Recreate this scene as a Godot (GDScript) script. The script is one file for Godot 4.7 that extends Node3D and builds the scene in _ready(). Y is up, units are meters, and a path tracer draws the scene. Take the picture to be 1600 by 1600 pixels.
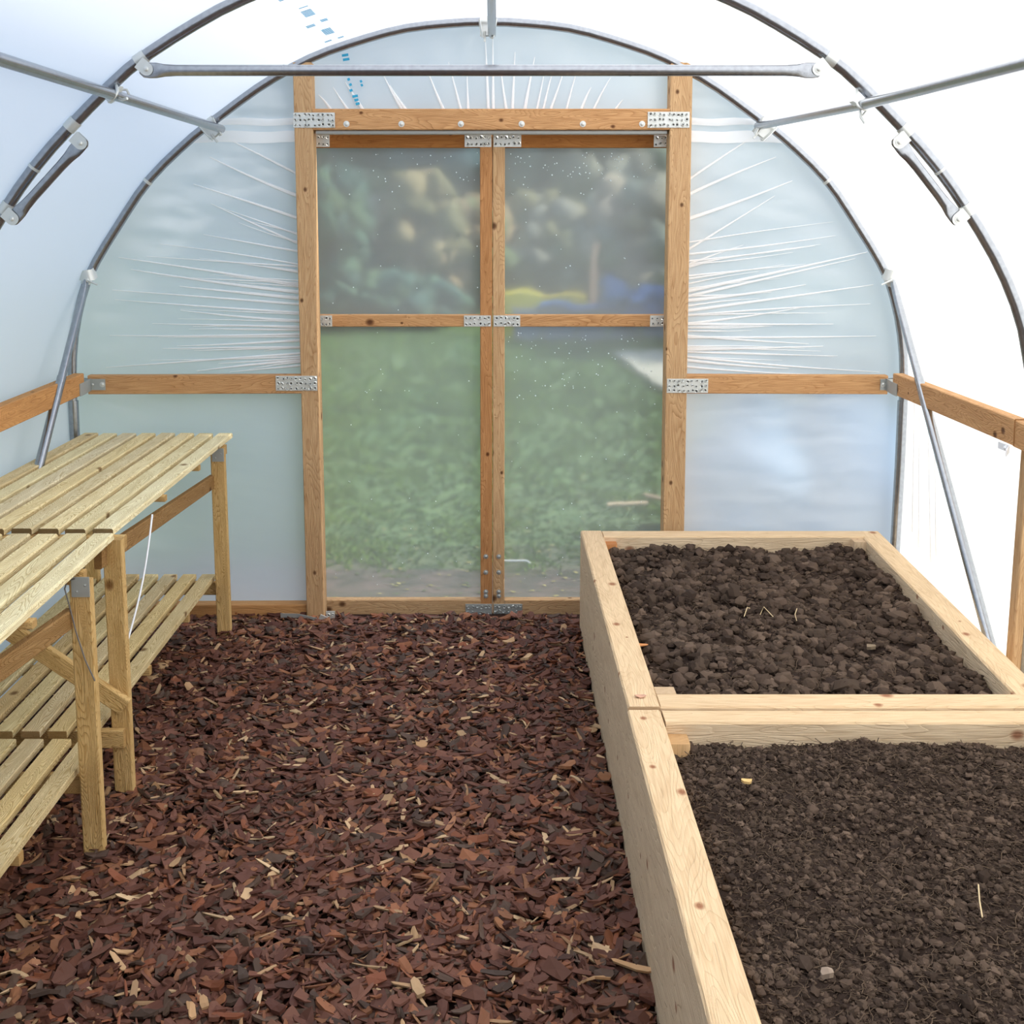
extends Node3D
# A film-covered garden tunnel seen from inside, looking at its double door: staging on the left, two raised beds on the right.
# x right, y up, metres; the far end wall stands at z = -5.05 and the camera at the origin.

const WALL_Z := -5.055
const HOOP_Z := -5.016
const HOOP2_Z := -3.70

var rng := RandomNumberGenerator.new()
var M := {}
var P1: PackedVector2Array   # outline of the far hoop, from the left foot over the top to the right foot
var P2: PackedVector2Array   # outline of the near hoop
var names := {}


# ------------------------------------------------------------------ mesh building
class MB:
	var v := PackedVector3Array()
	var n := PackedVector3Array()
	var uv := PackedVector2Array()
	var c := PackedColorArray()
	var col := Color.WHITE

	func tri(a: Vector3, b: Vector3, d: Vector3, na: Vector3, nb: Vector3, nd: Vector3, ua := Vector2.ZERO, ub := Vector2.ZERO, ud := Vector2.ZERO) -> void:
		if (b - a).cross(d - a).dot(na + nb + nd) > 0.0:
			v.append(a); v.append(d); v.append(b)
			n.append(na); n.append(nd); n.append(nb)
			uv.append(ua); uv.append(ud); uv.append(ub)
		else:
			v.append(a); v.append(b); v.append(d)
			n.append(na); n.append(nb); n.append(nd)
			uv.append(ua); uv.append(ub); uv.append(ud)
		c.append(col); c.append(col); c.append(col)

	func quad(a: Vector3, b: Vector3, d: Vector3, e: Vector3, nn: Vector3, ua := Vector2.ZERO, ub := Vector2.ZERO, ud := Vector2.ZERO, ue := Vector2.ZERO) -> void:
		tri(a, b, d, nn, nn, nn, ua, ub, ud)
		tri(a, d, e, nn, nn, nn, ua, ud, ue)

	func squad(a: Vector3, b: Vector3, d: Vector3, e: Vector3, na: Vector3, nb: Vector3, nd: Vector3, ne: Vector3, ua := Vector2.ZERO, ub := Vector2.ZERO, ud := Vector2.ZERO, ue := Vector2.ZERO) -> void:
		tri(a, b, d, na, nb, nd, ua, ub, ud)
		tri(a, d, e, na, nd, ne, ua, ud, ue)

	func mesh(offset := Vector3.ZERO) -> ArrayMesh:
		var arr := []
		arr.resize(Mesh.ARRAY_MAX)
		var vv := v
		if offset != Vector3.ZERO:
			vv = PackedVector3Array()
			vv.resize(v.size())
			for i in v.size():
				vv[i] = v[i] - offset
		arr[Mesh.ARRAY_VERTEX] = vv
		arr[Mesh.ARRAY_NORMAL] = n
		arr[Mesh.ARRAY_TEX_UV] = uv
		arr[Mesh.ARRAY_COLOR] = c
		var m := ArrayMesh.new()
		m.add_surface_from_arrays(Mesh.PRIMITIVE_TRIANGLES, arr)
		return m

	func centre() -> Vector3:
		var lo := v[0]
		var hi := v[0]
		for p in v:
			lo = lo.min(p)
			hi = hi.max(p)
		return (lo + hi) * 0.5


func numbered(called: String) -> String:
	if not names.has(called):
		names[called] = 0
		return called
	names[called] += 1
	return "%s_%03d" % [called, names[called]]


func thing(called: String, label: String, category: String, at: Vector3, group := "") -> Node3D:
	var o := Node3D.new()
	o.name = numbered(called)
	o.position = at
	add_child(o)
	o.set_meta("label", label)
	o.set_meta("category", category)
	if group:
		o.set_meta("group", group)
	return o


func where(o: Node) -> Vector3:
	var p := Vector3.ZERO
	while o != self:
		p += (o as Node3D).position
		o = o.get_parent()
	return p


func part(called: String, mb: MB, mat: Material, parent: Node3D, label := "") -> MeshInstance3D:
	var o := MeshInstance3D.new()
	var mid := mb.centre()
	o.mesh = mb.mesh(mid)
	o.material_override = mat
	var k := 0
	var nm := called
	while parent.has_node(NodePath(nm)):
		k += 1
		nm = "%s_%03d" % [called, k]
	o.name = nm
	parent.add_child(o)
	o.position = mid - where(parent)
	if label:
		o.set_meta("label", label)
	return o


func solo(called: String, mb: MB, mat: Material, label: String, category: String, group := "", kind := "") -> MeshInstance3D:
	var o := MeshInstance3D.new()
	var mid := mb.centre()
	o.mesh = mb.mesh(mid)
	o.material_override = mat
	o.name = numbered(called)
	add_child(o)
	o.position = mid
	if label:
		o.set_meta("label", label)
	if category:
		o.set_meta("category", category)
	if group:
		o.set_meta("group", group)
	if kind:
		o.set_meta("kind", kind)
	return o


func structure(called: String, label: String) -> Node3D:
	var o := Node3D.new()
	o.name = numbered(called)
	add_child(o)
	o.set_meta("kind", "structure")
	o.set_meta("label", label)
	return o


# a sawn board from p to q, w across (dir x up) and h along up, with eased edges; u runs along the grain
func beam(mb: MB, p: Vector3, q: Vector3, w: float, h: float, up := Vector3.UP, tint := Color.WHITE, cap := Color(0.75, 0.7, 0.65), ch := 0.003) -> void:
	var d := (q - p).normalized()
	var side := d.cross(up).normalized()
	var u := side.cross(d).normalized()
	var x := w * 0.5
	var y := h * 0.5
	ch = minf(ch, minf(x, y) * 0.45)
	var ring := [Vector2(x, -y + ch), Vector2(x, y - ch), Vector2(x - ch, y), Vector2(-x + ch, y), Vector2(-x, y - ch), Vector2(-x, -y + ch), Vector2(-x + ch, -y), Vector2(x - ch, -y)]
	var L := p.distance_to(q)
	var u0 := rng.randf()
	var v0 := rng.randf()
	var acc := 0.0
	var flip := rng.randf() < 0.5
	for i in 8:
		var a: Vector2 = ring[i]
		var b: Vector2 = ring[(i + 1) % 8]
		var e := (b - a)
		var nn := (side * e.y - u * e.x).normalized()
		var ln := e.length()
		var va := v0 + acc / 0.25
		var vb := v0 + (acc + ln) / 0.25
		var ua := u0
		var ub := u0 + L / 1.6 * (-1.0 if flip else 1.0)
		acc += ln
		var pa := p + side * a.x + u * a.y
		var pb := p + side * b.x + u * b.y
		var qa := q + side * a.x + u * a.y
		var qb := q + side * b.x + u * b.y
		mb.col = tint
		mb.quad(pa, pb, qb, qa, nn, Vector2(ua, va), Vector2(ua, vb), Vector2(ub, vb), Vector2(ub, va))
		mb.col = tint * cap
		mb.tri(p, pa, pb, -d, -d, -d, Vector2(u0, v0), Vector2(u0 + a.x * 3.0, v0 + a.y / 0.1), Vector2(u0 + b.x * 3.0, v0 + b.y / 0.1))
		mb.tri(q, qa, qb, d, d, d, Vector2(u0, v0), Vector2(u0 + a.x * 3.0, v0 + a.y / 0.1), Vector2(u0 + b.x * 3.0, v0 + b.y / 0.1))
	mb.col = Color.WHITE


# a round or oval bar along pts; rx lies along the reference direction, ry across it
func sweep(mb: MB, pts: PackedVector3Array, rx, ry, ref := Vector3.UP, sides := 12, tint := Color.WHITE, closed_ends := true) -> void:
	var n := pts.size()
	var rings := []
	var nrms := []
	var along := 0.0
	var lens := PackedFloat32Array()
	var last_ref := ref
	for i in n:
		var t := (pts[mini(i + 1, n - 1)] - pts[maxi(i - 1, 0)]).normalized()
		var a := (last_ref - t * last_ref.dot(t))
		if a.length() < 0.05:
			a = t.cross(Vector3(0.31, 0.2, 0.93))
		a = a.normalized()
		last_ref = a
		var b := t.cross(a).normalized()
		var ra: float = rx[i] if rx is Array else rx
		var rb: float = ry[i] if ry is Array else ry
		var ring := PackedVector3Array()
		var nr := PackedVector3Array()
		for k in sides:
			var th := TAU * k / sides
			ring.append(pts[i] + a * cos(th) * ra + b * sin(th) * rb)
			nr.append((a * cos(th) / maxf(ra, 1e-4) + b * sin(th) / maxf(rb, 1e-4)).normalized())
		rings.append(ring)
		nrms.append(nr)
		if i > 0:
			along += pts[i].distance_to(pts[i - 1])
		lens.append(along)
	mb.col = tint
	for i in n - 1:
		for k in sides:
			var k2 := (k + 1) % sides
			mb.squad(rings[i][k], rings[i][k2], rings[i + 1][k2], rings[i + 1][k], nrms[i][k], nrms[i][k2], nrms[i + 1][k2], nrms[i + 1][k],
				Vector2(lens[i], float(k) / sides), Vector2(lens[i], float(k + 1) / sides), Vector2(lens[i + 1], float(k + 1) / sides), Vector2(lens[i + 1], float(k) / sides))
	if closed_ends:
		var d0 := (pts[0] - pts[1]).normalized()
		var d1 := (pts[n - 1] - pts[n - 2]).normalized()
		for k in sides:
			var k2 := (k + 1) % sides
			mb.tri(pts[0], rings[0][k], rings[0][k2], d0, d0, d0)
			mb.tri(pts[n - 1], rings[n - 1][k], rings[n - 1][k2], d1, d1, d1)
	mb.col = Color.WHITE


# a flat strap of sheet metal bent along pts, its width along `across`
func ribbon(mb: MB, pts: PackedVector3Array, width: float, thick: float, across: Vector3, tint := Color.WHITE) -> void:
	var n := pts.size()
	var inn := PackedVector3Array()
	var nor := PackedVector3Array()
	for i in n:
		var t := (pts[mini(i + 1, n - 1)] - pts[maxi(i - 1, 0)]).normalized()
		nor.append(across.cross(t).normalized())
	mb.col = tint
	var w := across.normalized() * width * 0.5
	for i in n - 1:
		var a := nor[i] * thick * 0.5
		var b := nor[i + 1] * thick * 0.5
		var p := pts[i]
		var q := pts[i + 1]
		mb.squad(p - w + a, p + w + a, q + w + b, q - w + b, nor[i], nor[i], nor[i + 1], nor[i + 1])
		mb.squad(p - w - a, p + w - a, q + w - b, q - w - b, -nor[i], -nor[i], -nor[i + 1], -nor[i + 1])
		mb.quad(p + w + a, p + w - a, q + w - b, q + w + b, w.normalized())
		mb.quad(p - w + a, p - w - a, q - w - b, q - w + b, -w.normalized())
	for e in [0, n - 1]:
		var s := -1.0 if e == 0 else 1.0
		var t := nor[e].cross(w).normalized() * s
		var a := nor[e] * thick * 0.5
		mb.quad(pts[e] - w + a, pts[e] + w + a, pts[e] + w - a, pts[e] - w - a, t)
	mb.col = Color.WHITE


# a turned shape: profile of (radius, height) round the axis d at p
func lathe(mb: MB, p: Vector3, d: Vector3, prof: Array, sides := 14, tint := Color.WHITE) -> void:
	d = d.normalized()
	var a := d.cross(Vector3(0.3, 0.9, 0.2)).normalized()
	var b := d.cross(a)
	mb.col = tint
	for i in prof.size() - 1:
		var r0: Vector2 = prof[i]
		var r1: Vector2 = prof[i + 1]
		var sl := (r1 - r0)
		for k in sides:
			var t0 := TAU * k / sides
			var t1 := TAU * (k + 1) / sides
			var e0 := a * cos(t0) + b * sin(t0)
			var e1 := a * cos(t1) + b * sin(t1)
			var n0 := (e0 * sl.y - d * sl.x).normalized()
			var n1 := (e1 * sl.y - d * sl.x).normalized()
			mb.squad(p + e0 * r0.x + d * r0.y, p + e1 * r0.x + d * r0.y, p + e1 * r1.x + d * r1.y, p + e0 * r1.x + d * r1.y, n0, n1, n1, n0)
	mb.col = Color.WHITE


func bolt(mb: MB, p: Vector3, d: Vector3, r: float) -> void:
	lathe(mb, p, d, [Vector2(r * 1.0, -0.002), Vector2(r * 1.0, r * 0.15), Vector2(r * 0.62, r * 0.18), Vector2(r * 0.58, r * 0.45), Vector2(r * 0.35, r * 0.68), Vector2(0.0, r * 0.75)], 12)


# a galvanised nail plate: thin sheet with a field of punched, turned-up teeth
func nail_plate(mb: MB, x0: float, y0: float, x1: float, y1: float, z: float) -> void:
	var w := x1 - x0
	var h := y1 - y0
	beam(mb, Vector3(x0, (y0 + y1) * 0.5, z), Vector3(x1, (y0 + y1) * 0.5, z), 0.003, h, Vector3.UP, Color.WHITE, Color.WHITE, 0.0008)
	var nx := maxi(2, roundi(w / 0.019))
	var ny := maxi(2, roundi(h / 0.023))
	for i in nx:
		for j in ny:
			var cx := x0 + clampf((i + 0.5) / nx * w + rng.randf_range(-0.004, 0.004), 0.009, w - 0.009)
			var cy := y0 + clampf((j + 0.5) / ny * h + rng.randf_range(-0.003, 0.003), 0.008, h - 0.008)
			var r := rng.randf_range(0.0058, 0.0098)
			var tilt := Vector3(rng.randf_range(-0.45, 0.45), rng.randf_range(-0.45, 0.45), 1)
			var p := Vector3(cx, cy, z + 0.0015)
			var dark := rng.randf_range(0.05, 0.3)
			lathe(mb, p, tilt, [Vector2(r, -0.002), Vector2(r * 0.8, 0.0042), Vector2(r * 0.5, 0.0018)], 7)
			lathe(mb, p, tilt, [Vector2(r * 0.5, 0.0012), Vector2(0.0, 0.0004)], 7, Color(dark, dark, dark))


# ------------------------------------------------------------------ materials
func sr(r: int, g: int, b: int) -> Color:
	return Color(r / 255.0, g / 255.0, b / 255.0)


func lin(r: int, g: int, b: int) -> Color:
	return sr(r, g, b).srgb_to_linear()


# plain-sawn grain 1.6 m along by 0.25 m across, tiling; returns [albedo, normal]
func wood_maps(sd: int, light: Color, dark: Color, knot: Color, rings: float, amount: float, knots: int, streak: float, bump: float) -> Array:
	var W := 1024
	var H := 256
	var r := RandomNumberGenerator.new()
	r.seed = sd
	var wa := FastNoiseLite.new()
	wa.seed = sd
	wa.noise_type = FastNoiseLite.TYPE_SIMPLEX_SMOOTH
	wa.frequency = 1.0
	wa.fractal_octaves = 2
	var ks := []
	for i in knots:
		ks.append([r.randf() * 1.6, r.randf() * 0.25, r.randf_range(0.006, 0.019)])
	var data := PackedByteArray()
	data.resize(W * H * 3)
	var hd := PackedByteArray()
	hd.resize(W * H)
	var along := PackedVector2Array()
	for i in W:
		var t := TAU * i / W
		along.append(Vector2(cos(t), sin(t)))
	for j in H:
		var yv := 0.25 * j / H
		var t2 := TAU * j / H
		var c2 := cos(t2)
		var s2 := sin(t2)
		for i in W:
			var xv := 1.6 * i / W
			var al := along[i]
			var warp := wa.get_noise_3d(al.x * 0.55 + c2 * 0.5, al.y * 0.55 + s2 * 0.5, c2 * 0.3)
			var core := 0.0
			for k in ks:
				var dx := absf(xv - float(k[0]))
				dx = minf(dx, 1.6 - dx)
				if dx > 0.16:
					continue
				var dy := absf(yv - float(k[1]))
				dy = minf(dy, 0.25 - dy)
				var rr: float = k[2]
				var dd := sqrt(dx * dx * 0.18 + dy * dy) / rr
				warp += 0.28 * exp(-dd * 0.75)
				core = maxf(core, clampf(1.5 - sqrt(dx * dx * 0.6 + dy * dy) / rr * 1.6, 0.0, 1.0))
			var ph := (warp * rings + s2 * rings * 0.32)
			var f := ph - floorf(ph)
			var ring := f * f * f * (1.0 if f < 0.93 else (1.0 - f) / 0.07)
			var fib := wa.get_noise_3d(al.x * 2.2 + 40.0, al.y * 2.2, yv * 420.0)
			var blot := wa.get_noise_3d(al.x * 1.3 + 9.0, al.y * 1.3 + c2, s2 * 1.2 + 30.0)
			var k2 := clampf(ring * amount + fib * streak + blot * 0.22 + 0.12, 0.0, 1.0)
			var col := light.lerp(dark, k2).lerp(knot, core * 0.85)
			var o := (j * W + i)
			data[o * 3] = int(clampf(col.r, 0, 1) * 255.0)
			data[o * 3 + 1] = int(clampf(col.g, 0, 1) * 255.0)
			data[o * 3 + 2] = int(clampf(col.b, 0, 1) * 255.0)
			hd[o] = int(clampf(0.7 - ring * 0.4 + fib * 0.25 - core * 0.3, 0.0, 1.0) * 255.0)
	var im := Image.create_from_data(W, H, false, Image.FORMAT_RGB8, data)
	var hm := Image.create_from_data(W, H, false, Image.FORMAT_L8, hd)
	hm.convert(Image.FORMAT_RGBA8)
	hm.bump_map_to_normal_map(bump)
	return [ImageTexture.create_from_image(im), ImageTexture.create_from_image(hm)]


func wood(maps: Array, tint := Color.WHITE, rough := 0.75) -> StandardMaterial3D:
	var m := StandardMaterial3D.new()
	m.albedo_texture = maps[0]
	m.albedo_color = tint
	m.normal_enabled = true
	m.normal_texture = maps[1]
	m.normal_scale = 0.6
	m.roughness = rough
	m.metallic_specular = 0.3
	m.vertex_color_use_as_albedo = true
	return m


func plain(c: Color, rough := 0.8, spec := 0.3) -> StandardMaterial3D:
	var m := StandardMaterial3D.new()
	m.albedo_color = c
	m.roughness = rough
	m.metallic_specular = spec
	m.vertex_color_use_as_albedo = true
	return m


func noise_tex(sd: int, freq: float, a: Color, b: Color, normal := false, size := 512) -> NoiseTexture2D:
	var n := FastNoiseLite.new()
	n.seed = sd
	n.frequency = freq
	n.fractal_octaves = 4
	var t := NoiseTexture2D.new()
	t.width = size
	t.height = size
	t.seamless = true
	t.noise = n
	if normal:
		t.as_normal_map = true
		t.bump_strength = 6.0
	else:
		var g := Gradient.new()
		g.set_color(0, a)
		g.set_color(1, b)
		t.color_ramp = g
	return t


func make_materials() -> void:
	var post := wood_maps(11, sr(204, 168, 126), sr(158, 118, 80), sr(84, 54, 34), 9.0, 0.55, 9, 0.45, 5.0)
	var pale := wood_maps(23, sr(250, 240, 208), sr(196, 172, 124), sr(130, 102, 70), 16.0, 0.75, 3, 0.25, 8.0)
	var bed := wood_maps(37, sr(230, 205, 172), sr(190, 160, 126), sr(146, 96, 70), 5.0, 0.28, 6, 0.55, 5.0)
	M.post = wood(post)
	M.rail = wood(post, sr(255, 240, 225))
	M.slat = wood(pale)
	M.leg = wood(pale, sr(226, 198, 158))
	M.brace = wood(pale, sr(164, 134, 102))
	M.bed = wood(bed)
	M.bed_side = wood(bed, sr(232, 226, 214), 0.9)

	var steel := StandardMaterial3D.new()
	steel.metallic = 0.95
	steel.albedo_texture = noise_tex(5, 0.03, sr(150, 153, 158), sr(176, 180, 186))
	steel.uv1_triplanar = true
	steel.uv1_scale = Vector3(3, 3, 3)
	steel.roughness = 0.27
	steel.vertex_color_use_as_albedo = true
	M.steel = steel
	var zinc := StandardMaterial3D.new()
	zinc.metallic = 0.55
	zinc.albedo_color = sr(214, 216, 212)
	zinc.roughness = 0.42
	zinc.vertex_color_use_as_albedo = true
	M.zinc = zinc
	var plate := StandardMaterial3D.new()
	plate.metallic = 0.5
	plate.albedo_color = sr(176, 180, 178)
	plate.roughness = 0.5
	M.plate = plate

	var film := StandardMaterial3D.new()
	film.albedo_color = sr(242, 247, 252)
	film.roughness = 0.45
	film.metallic_specular = 0.35
	film.backlight_enabled = true
	film.backlight = Color(1.1, 1.1, 1.1)
	M.film = film
	var pleat: StandardMaterial3D = film.duplicate()
	pleat.albedo_color = Color(1, 1, 1)
	pleat.backlight = Color(0.85, 0.85, 0.85)
	M.pleat = pleat
	var pane := StandardMaterial3D.new()
	pane.albedo_color = Color(0.88, 0.91, 0.91, 0.27)
	pane.roughness = 0.14
	pane.refraction_enabled = true
	pane.refraction_scale = 0.02
	pane.metallic_specular = 0.3
	pane.backlight_enabled = true
	pane.backlight = Color(0.35, 0.35, 0.35)
	M.pane = pane
	var sheet: StandardMaterial3D = pane.duplicate()
	sheet.albedo_color = Color(0.88, 0.93, 0.98, 0.64)
	sheet.roughness = 0.5
	sheet.backlight = Color(0.78, 0.78, 0.78)
	M.sheet = sheet
	var drop := StandardMaterial3D.new()
	drop.albedo_color = sr(225, 235, 240)
	drop.roughness = 0.15
	M.drop = drop
	M.print = plain(sr(60, 165, 205), 0.6)
	M.white = plain(sr(240, 242, 246), 0.5)
	M.wire = plain(sr(120, 116, 112), 0.5)

	M.chip = plain(Color.WHITE, 0.6, 0.34)
	var soil := plain(sr(56, 45, 39), 0.95, 0.2)
	soil.normal_enabled = true
	soil.normal_texture = noise_tex(71, 0.06, Color.BLACK, Color.WHITE, true, 256)
	soil.uv1_triplanar = true
	soil.uv1_world_triplanar = true
	soil.uv1_scale = Vector3(9, 9, 9)
	M.soil = soil
	M.clod = plain(Color.WHITE, 0.95, 0.2)
	var earth := plain(sr(44, 30, 25), 0.95, 0.2)
	M.earth = earth
	var lawn := StandardMaterial3D.new()
	lawn.albedo_texture = noise_tex(81, 0.02, sr(52, 84, 40), sr(104, 128, 78))
	lawn.uv1_triplanar = true
	lawn.uv1_scale = Vector3(0.5, 0.5, 0.5)
	lawn.roughness = 0.9
	lawn.vertex_color_use_as_albedo = true
	M.lawn = lawn
	M.leaf = plain(Color.WHITE, 0.85, 0.2)
	M.tarp = plain(sr(62, 118, 182), 0.5, 0.5)


# ------------------------------------------------------------------ outlines of the hoops
func outline(half: Array) -> PackedVector2Array:
	var pts: Array[Vector2] = []
	pts.append(Vector2(-half[1].x, half[1].y))
	for h in half:
		pts.append(h)
	var last: Vector2 = half[half.size() - 1]
	pts.append(last + (last - half[half.size() - 2]))
	var dense: Array[Vector2] = []
	for i in range(1, pts.size() - 2):
		for k in 12:
			dense.append(pts[i].cubic_interpolate(pts[i + 1], pts[i - 1], pts[i + 2], k / 12.0))
	dense.append(last)
	var total := 0.0
	for i in range(1, dense.size()):
		total += dense[i].distance_to(dense[i - 1])
	var N := 44
	var out: Array[Vector2] = [dense[0]]
	var acc := 0.0
	var want := total / N
	for i in range(1, dense.size()):
		var seg := dense[i].distance_to(dense[i - 1])
		while acc + seg >= want - 1e-7 and out.size() <= N:
			out.append(dense[i - 1].lerp(dense[i], clampf((want - acc) / maxf(seg, 1e-6), 0, 1)))
			want += total / N
		acc += seg
	while out.size() <= N:
		out.append(last)
	var res := PackedVector2Array()
	for i in range(N, 0, -1):
		res.append(Vector2(-out[i].x - 0.02, out[i].y))
	for i in N + 1:
		res.append(Vector2(out[i].x - 0.02, out[i].y))
	return res


func offset_outline(p: PackedVector2Array, d: float) -> PackedVector2Array:
	var r := PackedVector2Array()
	for i in p.size():
		var t := (p[mini(i + 1, p.size() - 1)] - p[maxi(i - 1, 0)]).normalized()
		r.append(p[i] + Vector2(-t.y, t.x) * d)
	return r


# half width of the far hoop at height y, left (negative) or right
func edge_x(p: PackedVector2Array, y: float, sgn: float) -> float:
	var mid := p.size() / 2
	for i in mid:
		var a := p[i] if sgn < 0 else p[p.size() - 1 - i]
		var b := p[i + 1] if sgn < 0 else p[p.size() - 2 - i]
		if y >= a.y and y <= b.y:
			return lerpf(a.x, b.x, (y - a.y) / maxf(b.y - a.y, 1e-6))
	return p[mid].x


func hoop_path(p: PackedVector2Array, z: float, a := 0, b := 10000) -> PackedVector3Array:
	var r := PackedVector3Array()
	for i in range(a, mini(b, p.size())):
		r.append(Vector3(p[i].x, p[i].y, z))
	return r


# index along the outline nearest to a point
func near_on(p: PackedVector2Array, q: Vector2) -> int:
	var best := 0
	for i in p.size():
		if p[i].distance_to(q) < p[best].distance_to(q):
			best = i
	return best


# ------------------------------------------------------------------ the script itself
func _ready() -> void:
	rng.seed = 20240611
	# camera: level lens shifted down and a little sideways, as the cropped photograph shows
	var cam := Camera3D.new()
	cam.name = "camera"
	cam.near = 0.05
	cam.far = 200.0
	cam.position = Vector3(0, 1.736, 0)
	cam.rotation = Vector3(-0.12928, 0, 0)
	cam.set_frustum(0.05 * 1600.0 / 1900.0, Vector2(30.0, -233.0) * 0.05 / 1900.0, 0.05, 200.0)
	cam.current = true
	add_child(cam)
	# sky and exposure
	var env := Environment.new()
	env.background_mode = Environment.BG_SKY
	var sky := Sky.new()
	var sm := ProceduralSkyMaterial.new()
	sm.sky_top_color = sr(188, 211, 247)
	sm.sky_horizon_color = sr(232, 239, 248)
	sm.sky_curve = 0.2
	sm.ground_bottom_color = sr(60, 76, 50)
	sm.ground_horizon_color = sr(120, 135, 110)
	sm.sky_energy_multiplier = 1.0
	sky.sky_material = sm
	env.sky = sky
	env.tonemap_mode = Environment.TONE_MAPPER_LINEAR
	env.tonemap_exposure = 1.36
	env.sdfgi_enabled = true
	env.ssao_enabled = true
	env.ssil_enabled = true
	var we := WorldEnvironment.new()
	we.name = "world"
	we.environment = env
	add_child(we)
	var sun := DirectionalLight3D.new()
	sun.name = "sun"
	sun.light_color = Color(1.0, 0.97, 0.92)
	sun.light_energy = 1.95
	sun.light_angular_distance = 4.0
	sun.shadow_enabled = true
	sun.sky_mode = DirectionalLight3D.SKY_MODE_LIGHT_ONLY
	add_child(sun)
	sun.look_at_from_position(Vector3(6.5, 6.0, -0.6), Vector3.ZERO)

	make_materials()
	P1 = outline([Vector2(0, 2.46), Vector2(0.17, 2.452), Vector2(0.35, 2.43), Vector2(0.56, 2.372), Vector2(0.72, 2.313), Vector2(0.90, 2.216), Vector2(1.07, 2.097), Vector2(1.20, 2.0), Vector2(1.375, 1.835), Vector2(1.515, 1.64), Vector2(1.60, 1.51), Vector2(1.65, 1.412), Vector2(1.70, 1.23), Vector2(1.722, 1.03), Vector2(1.722, 0.7), Vector2(1.712, -0.1)])
	P2 = outline([Vector2(0, 2.475), Vector2(0.3, 2.45), Vector2(0.55, 2.40), Vector2(0.73, 2.334), Vector2(0.86, 2.268), Vector2(1.015, 2.173), Vector2(1.125, 2.083), Vector2(1.28, 1.932), Vector2(1.365, 1.838), Vector2(1.45, 1.724), Vector2(1.555, 1.56), Vector2(1.626, 1.407), Vector2(1.66, 1.28), Vector2(1.70, 1.05), Vector2(1.71, 0.7), Vector2(1.70, -0.1)])
	build_shell()
	build_doorway()
	build_doors()
	build_frame_tubes()
	build_side_rails()
	build_benches()
	build_beds()
	build_outside()
	build_mulch()


# ------------------------------------------------------------------ the film shell
func film_strip(i0: int, i1: int, zs: Array) -> MB:
	var mb := MB.new()
	var a := offset_outline(P1, 0.021)
	var b := offset_outline(P2, 0.021)
	var rows := []
	for z in zs:
		var t := clampf((z - HOOP_Z) / (HOOP2_Z - HOOP_Z), 0.0, 1.0)
		var row := PackedVector3Array()
		for i in range(i0, i1 + 1):
			var p := a[i].lerp(b[i], t)
			row.append(Vector3(p.x, p.y, z))
		rows.append(row)
	var nn := []
	for r in rows:
		var nr := PackedVector3Array()
		for i in r.size():
			var t: Vector3 = (r[mini(i + 1, r.size() - 1)] - r[maxi(i - 1, 0)]).normalized()
			nr.append(Vector3(t.y, -t.x, 0))
		nn.append(nr)
	for k in rows.size() - 1:
		for i in i1 - i0:
			mb.squad(rows[k][i], rows[k][i + 1], rows[k + 1][i + 1], rows[k + 1][i], nn[k][i], nn[k][i + 1], nn[k + 1][i + 1], nn[k + 1][i])
	return mb


func end_panel(x_in: float, sgn: float, y0: float, y1: float, z: float, nz: FastNoiseLite) -> MB:
	var mb := MB.new()
	var rows := 170
	var cols := 20
	var grid := []
	var out := offset_outline(P1, 0.019)
	for j in rows + 1:
		var y := lerpf(y0, y1, float(j) / rows)
		var xo := edge_x(out, y, sgn)
		if sgn * xo < sgn * x_in:
			xo = x_in
		var row := PackedVector3Array()
		for i in cols + 1:
			var x := lerpf(x_in, xo, float(i) / cols)
			var ease := minf(1.0, 4.0 * minf(float(i) / cols, 1.0 - float(i) / cols))
			var near := exp(-absf(x - x_in) / 0.35) * smoothstep(0.98, 1.1, y) * smoothstep(2.3, 1.6, y)
			row.append(Vector3(x, y, z + nz.get_noise_2d(x * 3.0, y * 9.0) * 0.006 * ease + near * ease * 0.004 * nz.get_noise_2d(x * 2.0, (y - 1.3) * (34.0 + 20.0 * absf(x)))))
		grid.append(row)
	lay(mb, grid, Vector3(0, 0, 1))
	return mb


# quads over a grid of points with smooth normals facing `towards`
func lay(mb: MB, g: Array, towards: Vector3) -> void:
	var R := g.size()
	var C: int = g[0].size()
	var nn := []
	for j in R:
		var nr := PackedVector3Array()
		for i in C:
			var du: Vector3 = g[j][mini(i + 1, C - 1)] - g[j][maxi(i - 1, 0)]
			var dv: Vector3 = g[mini(j + 1, R - 1)][i] - g[maxi(j - 1, 0)][i]
			var k := du.cross(dv)
			if k.length() < 1e-10:
				k = towards
			k = k.normalized()
			nr.append(k if k.dot(towards) >= 0 else -k)
		nn.append(nr)
	for j in R - 1:
		for i in C - 1:
			mb.squad(g[j][i], g[j][i + 1], g[j + 1][i + 1], g[j + 1][i], nn[j][i], nn[j][i + 1], nn[j + 1][i + 1], nn[j + 1][i])


# a gathered fold of film: a thin tapering ridge standing off the panel
func pleat(a: Vector3, b: Vector3, w: float, parent: Node3D) -> void:
	var mb := MB.new()
	var pts := PackedVector3Array()
	var rx := []
	var ry := []
	var bend := rng.randf_range(-0.006, 0.006)
	for i in 7:
		var t := i / 6.0
		pts.append(a.lerp(b, t) + Vector3(0, bend * sin(t * PI), 0))
		rx.append(lerpf(w * 1.5, w * 0.3, t) * 0.5)
		ry.append(lerpf(0.003, 0.0006, t))
	sweep(mb, pts, rx, ry, Vector3(0.3, 1, 0) if absf(a.y - b.y) < absf(a.x - b.x) else Vector3(1, 0.2, 0), 6)
	part("pleat", mb, M.pleat, parent)


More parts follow.
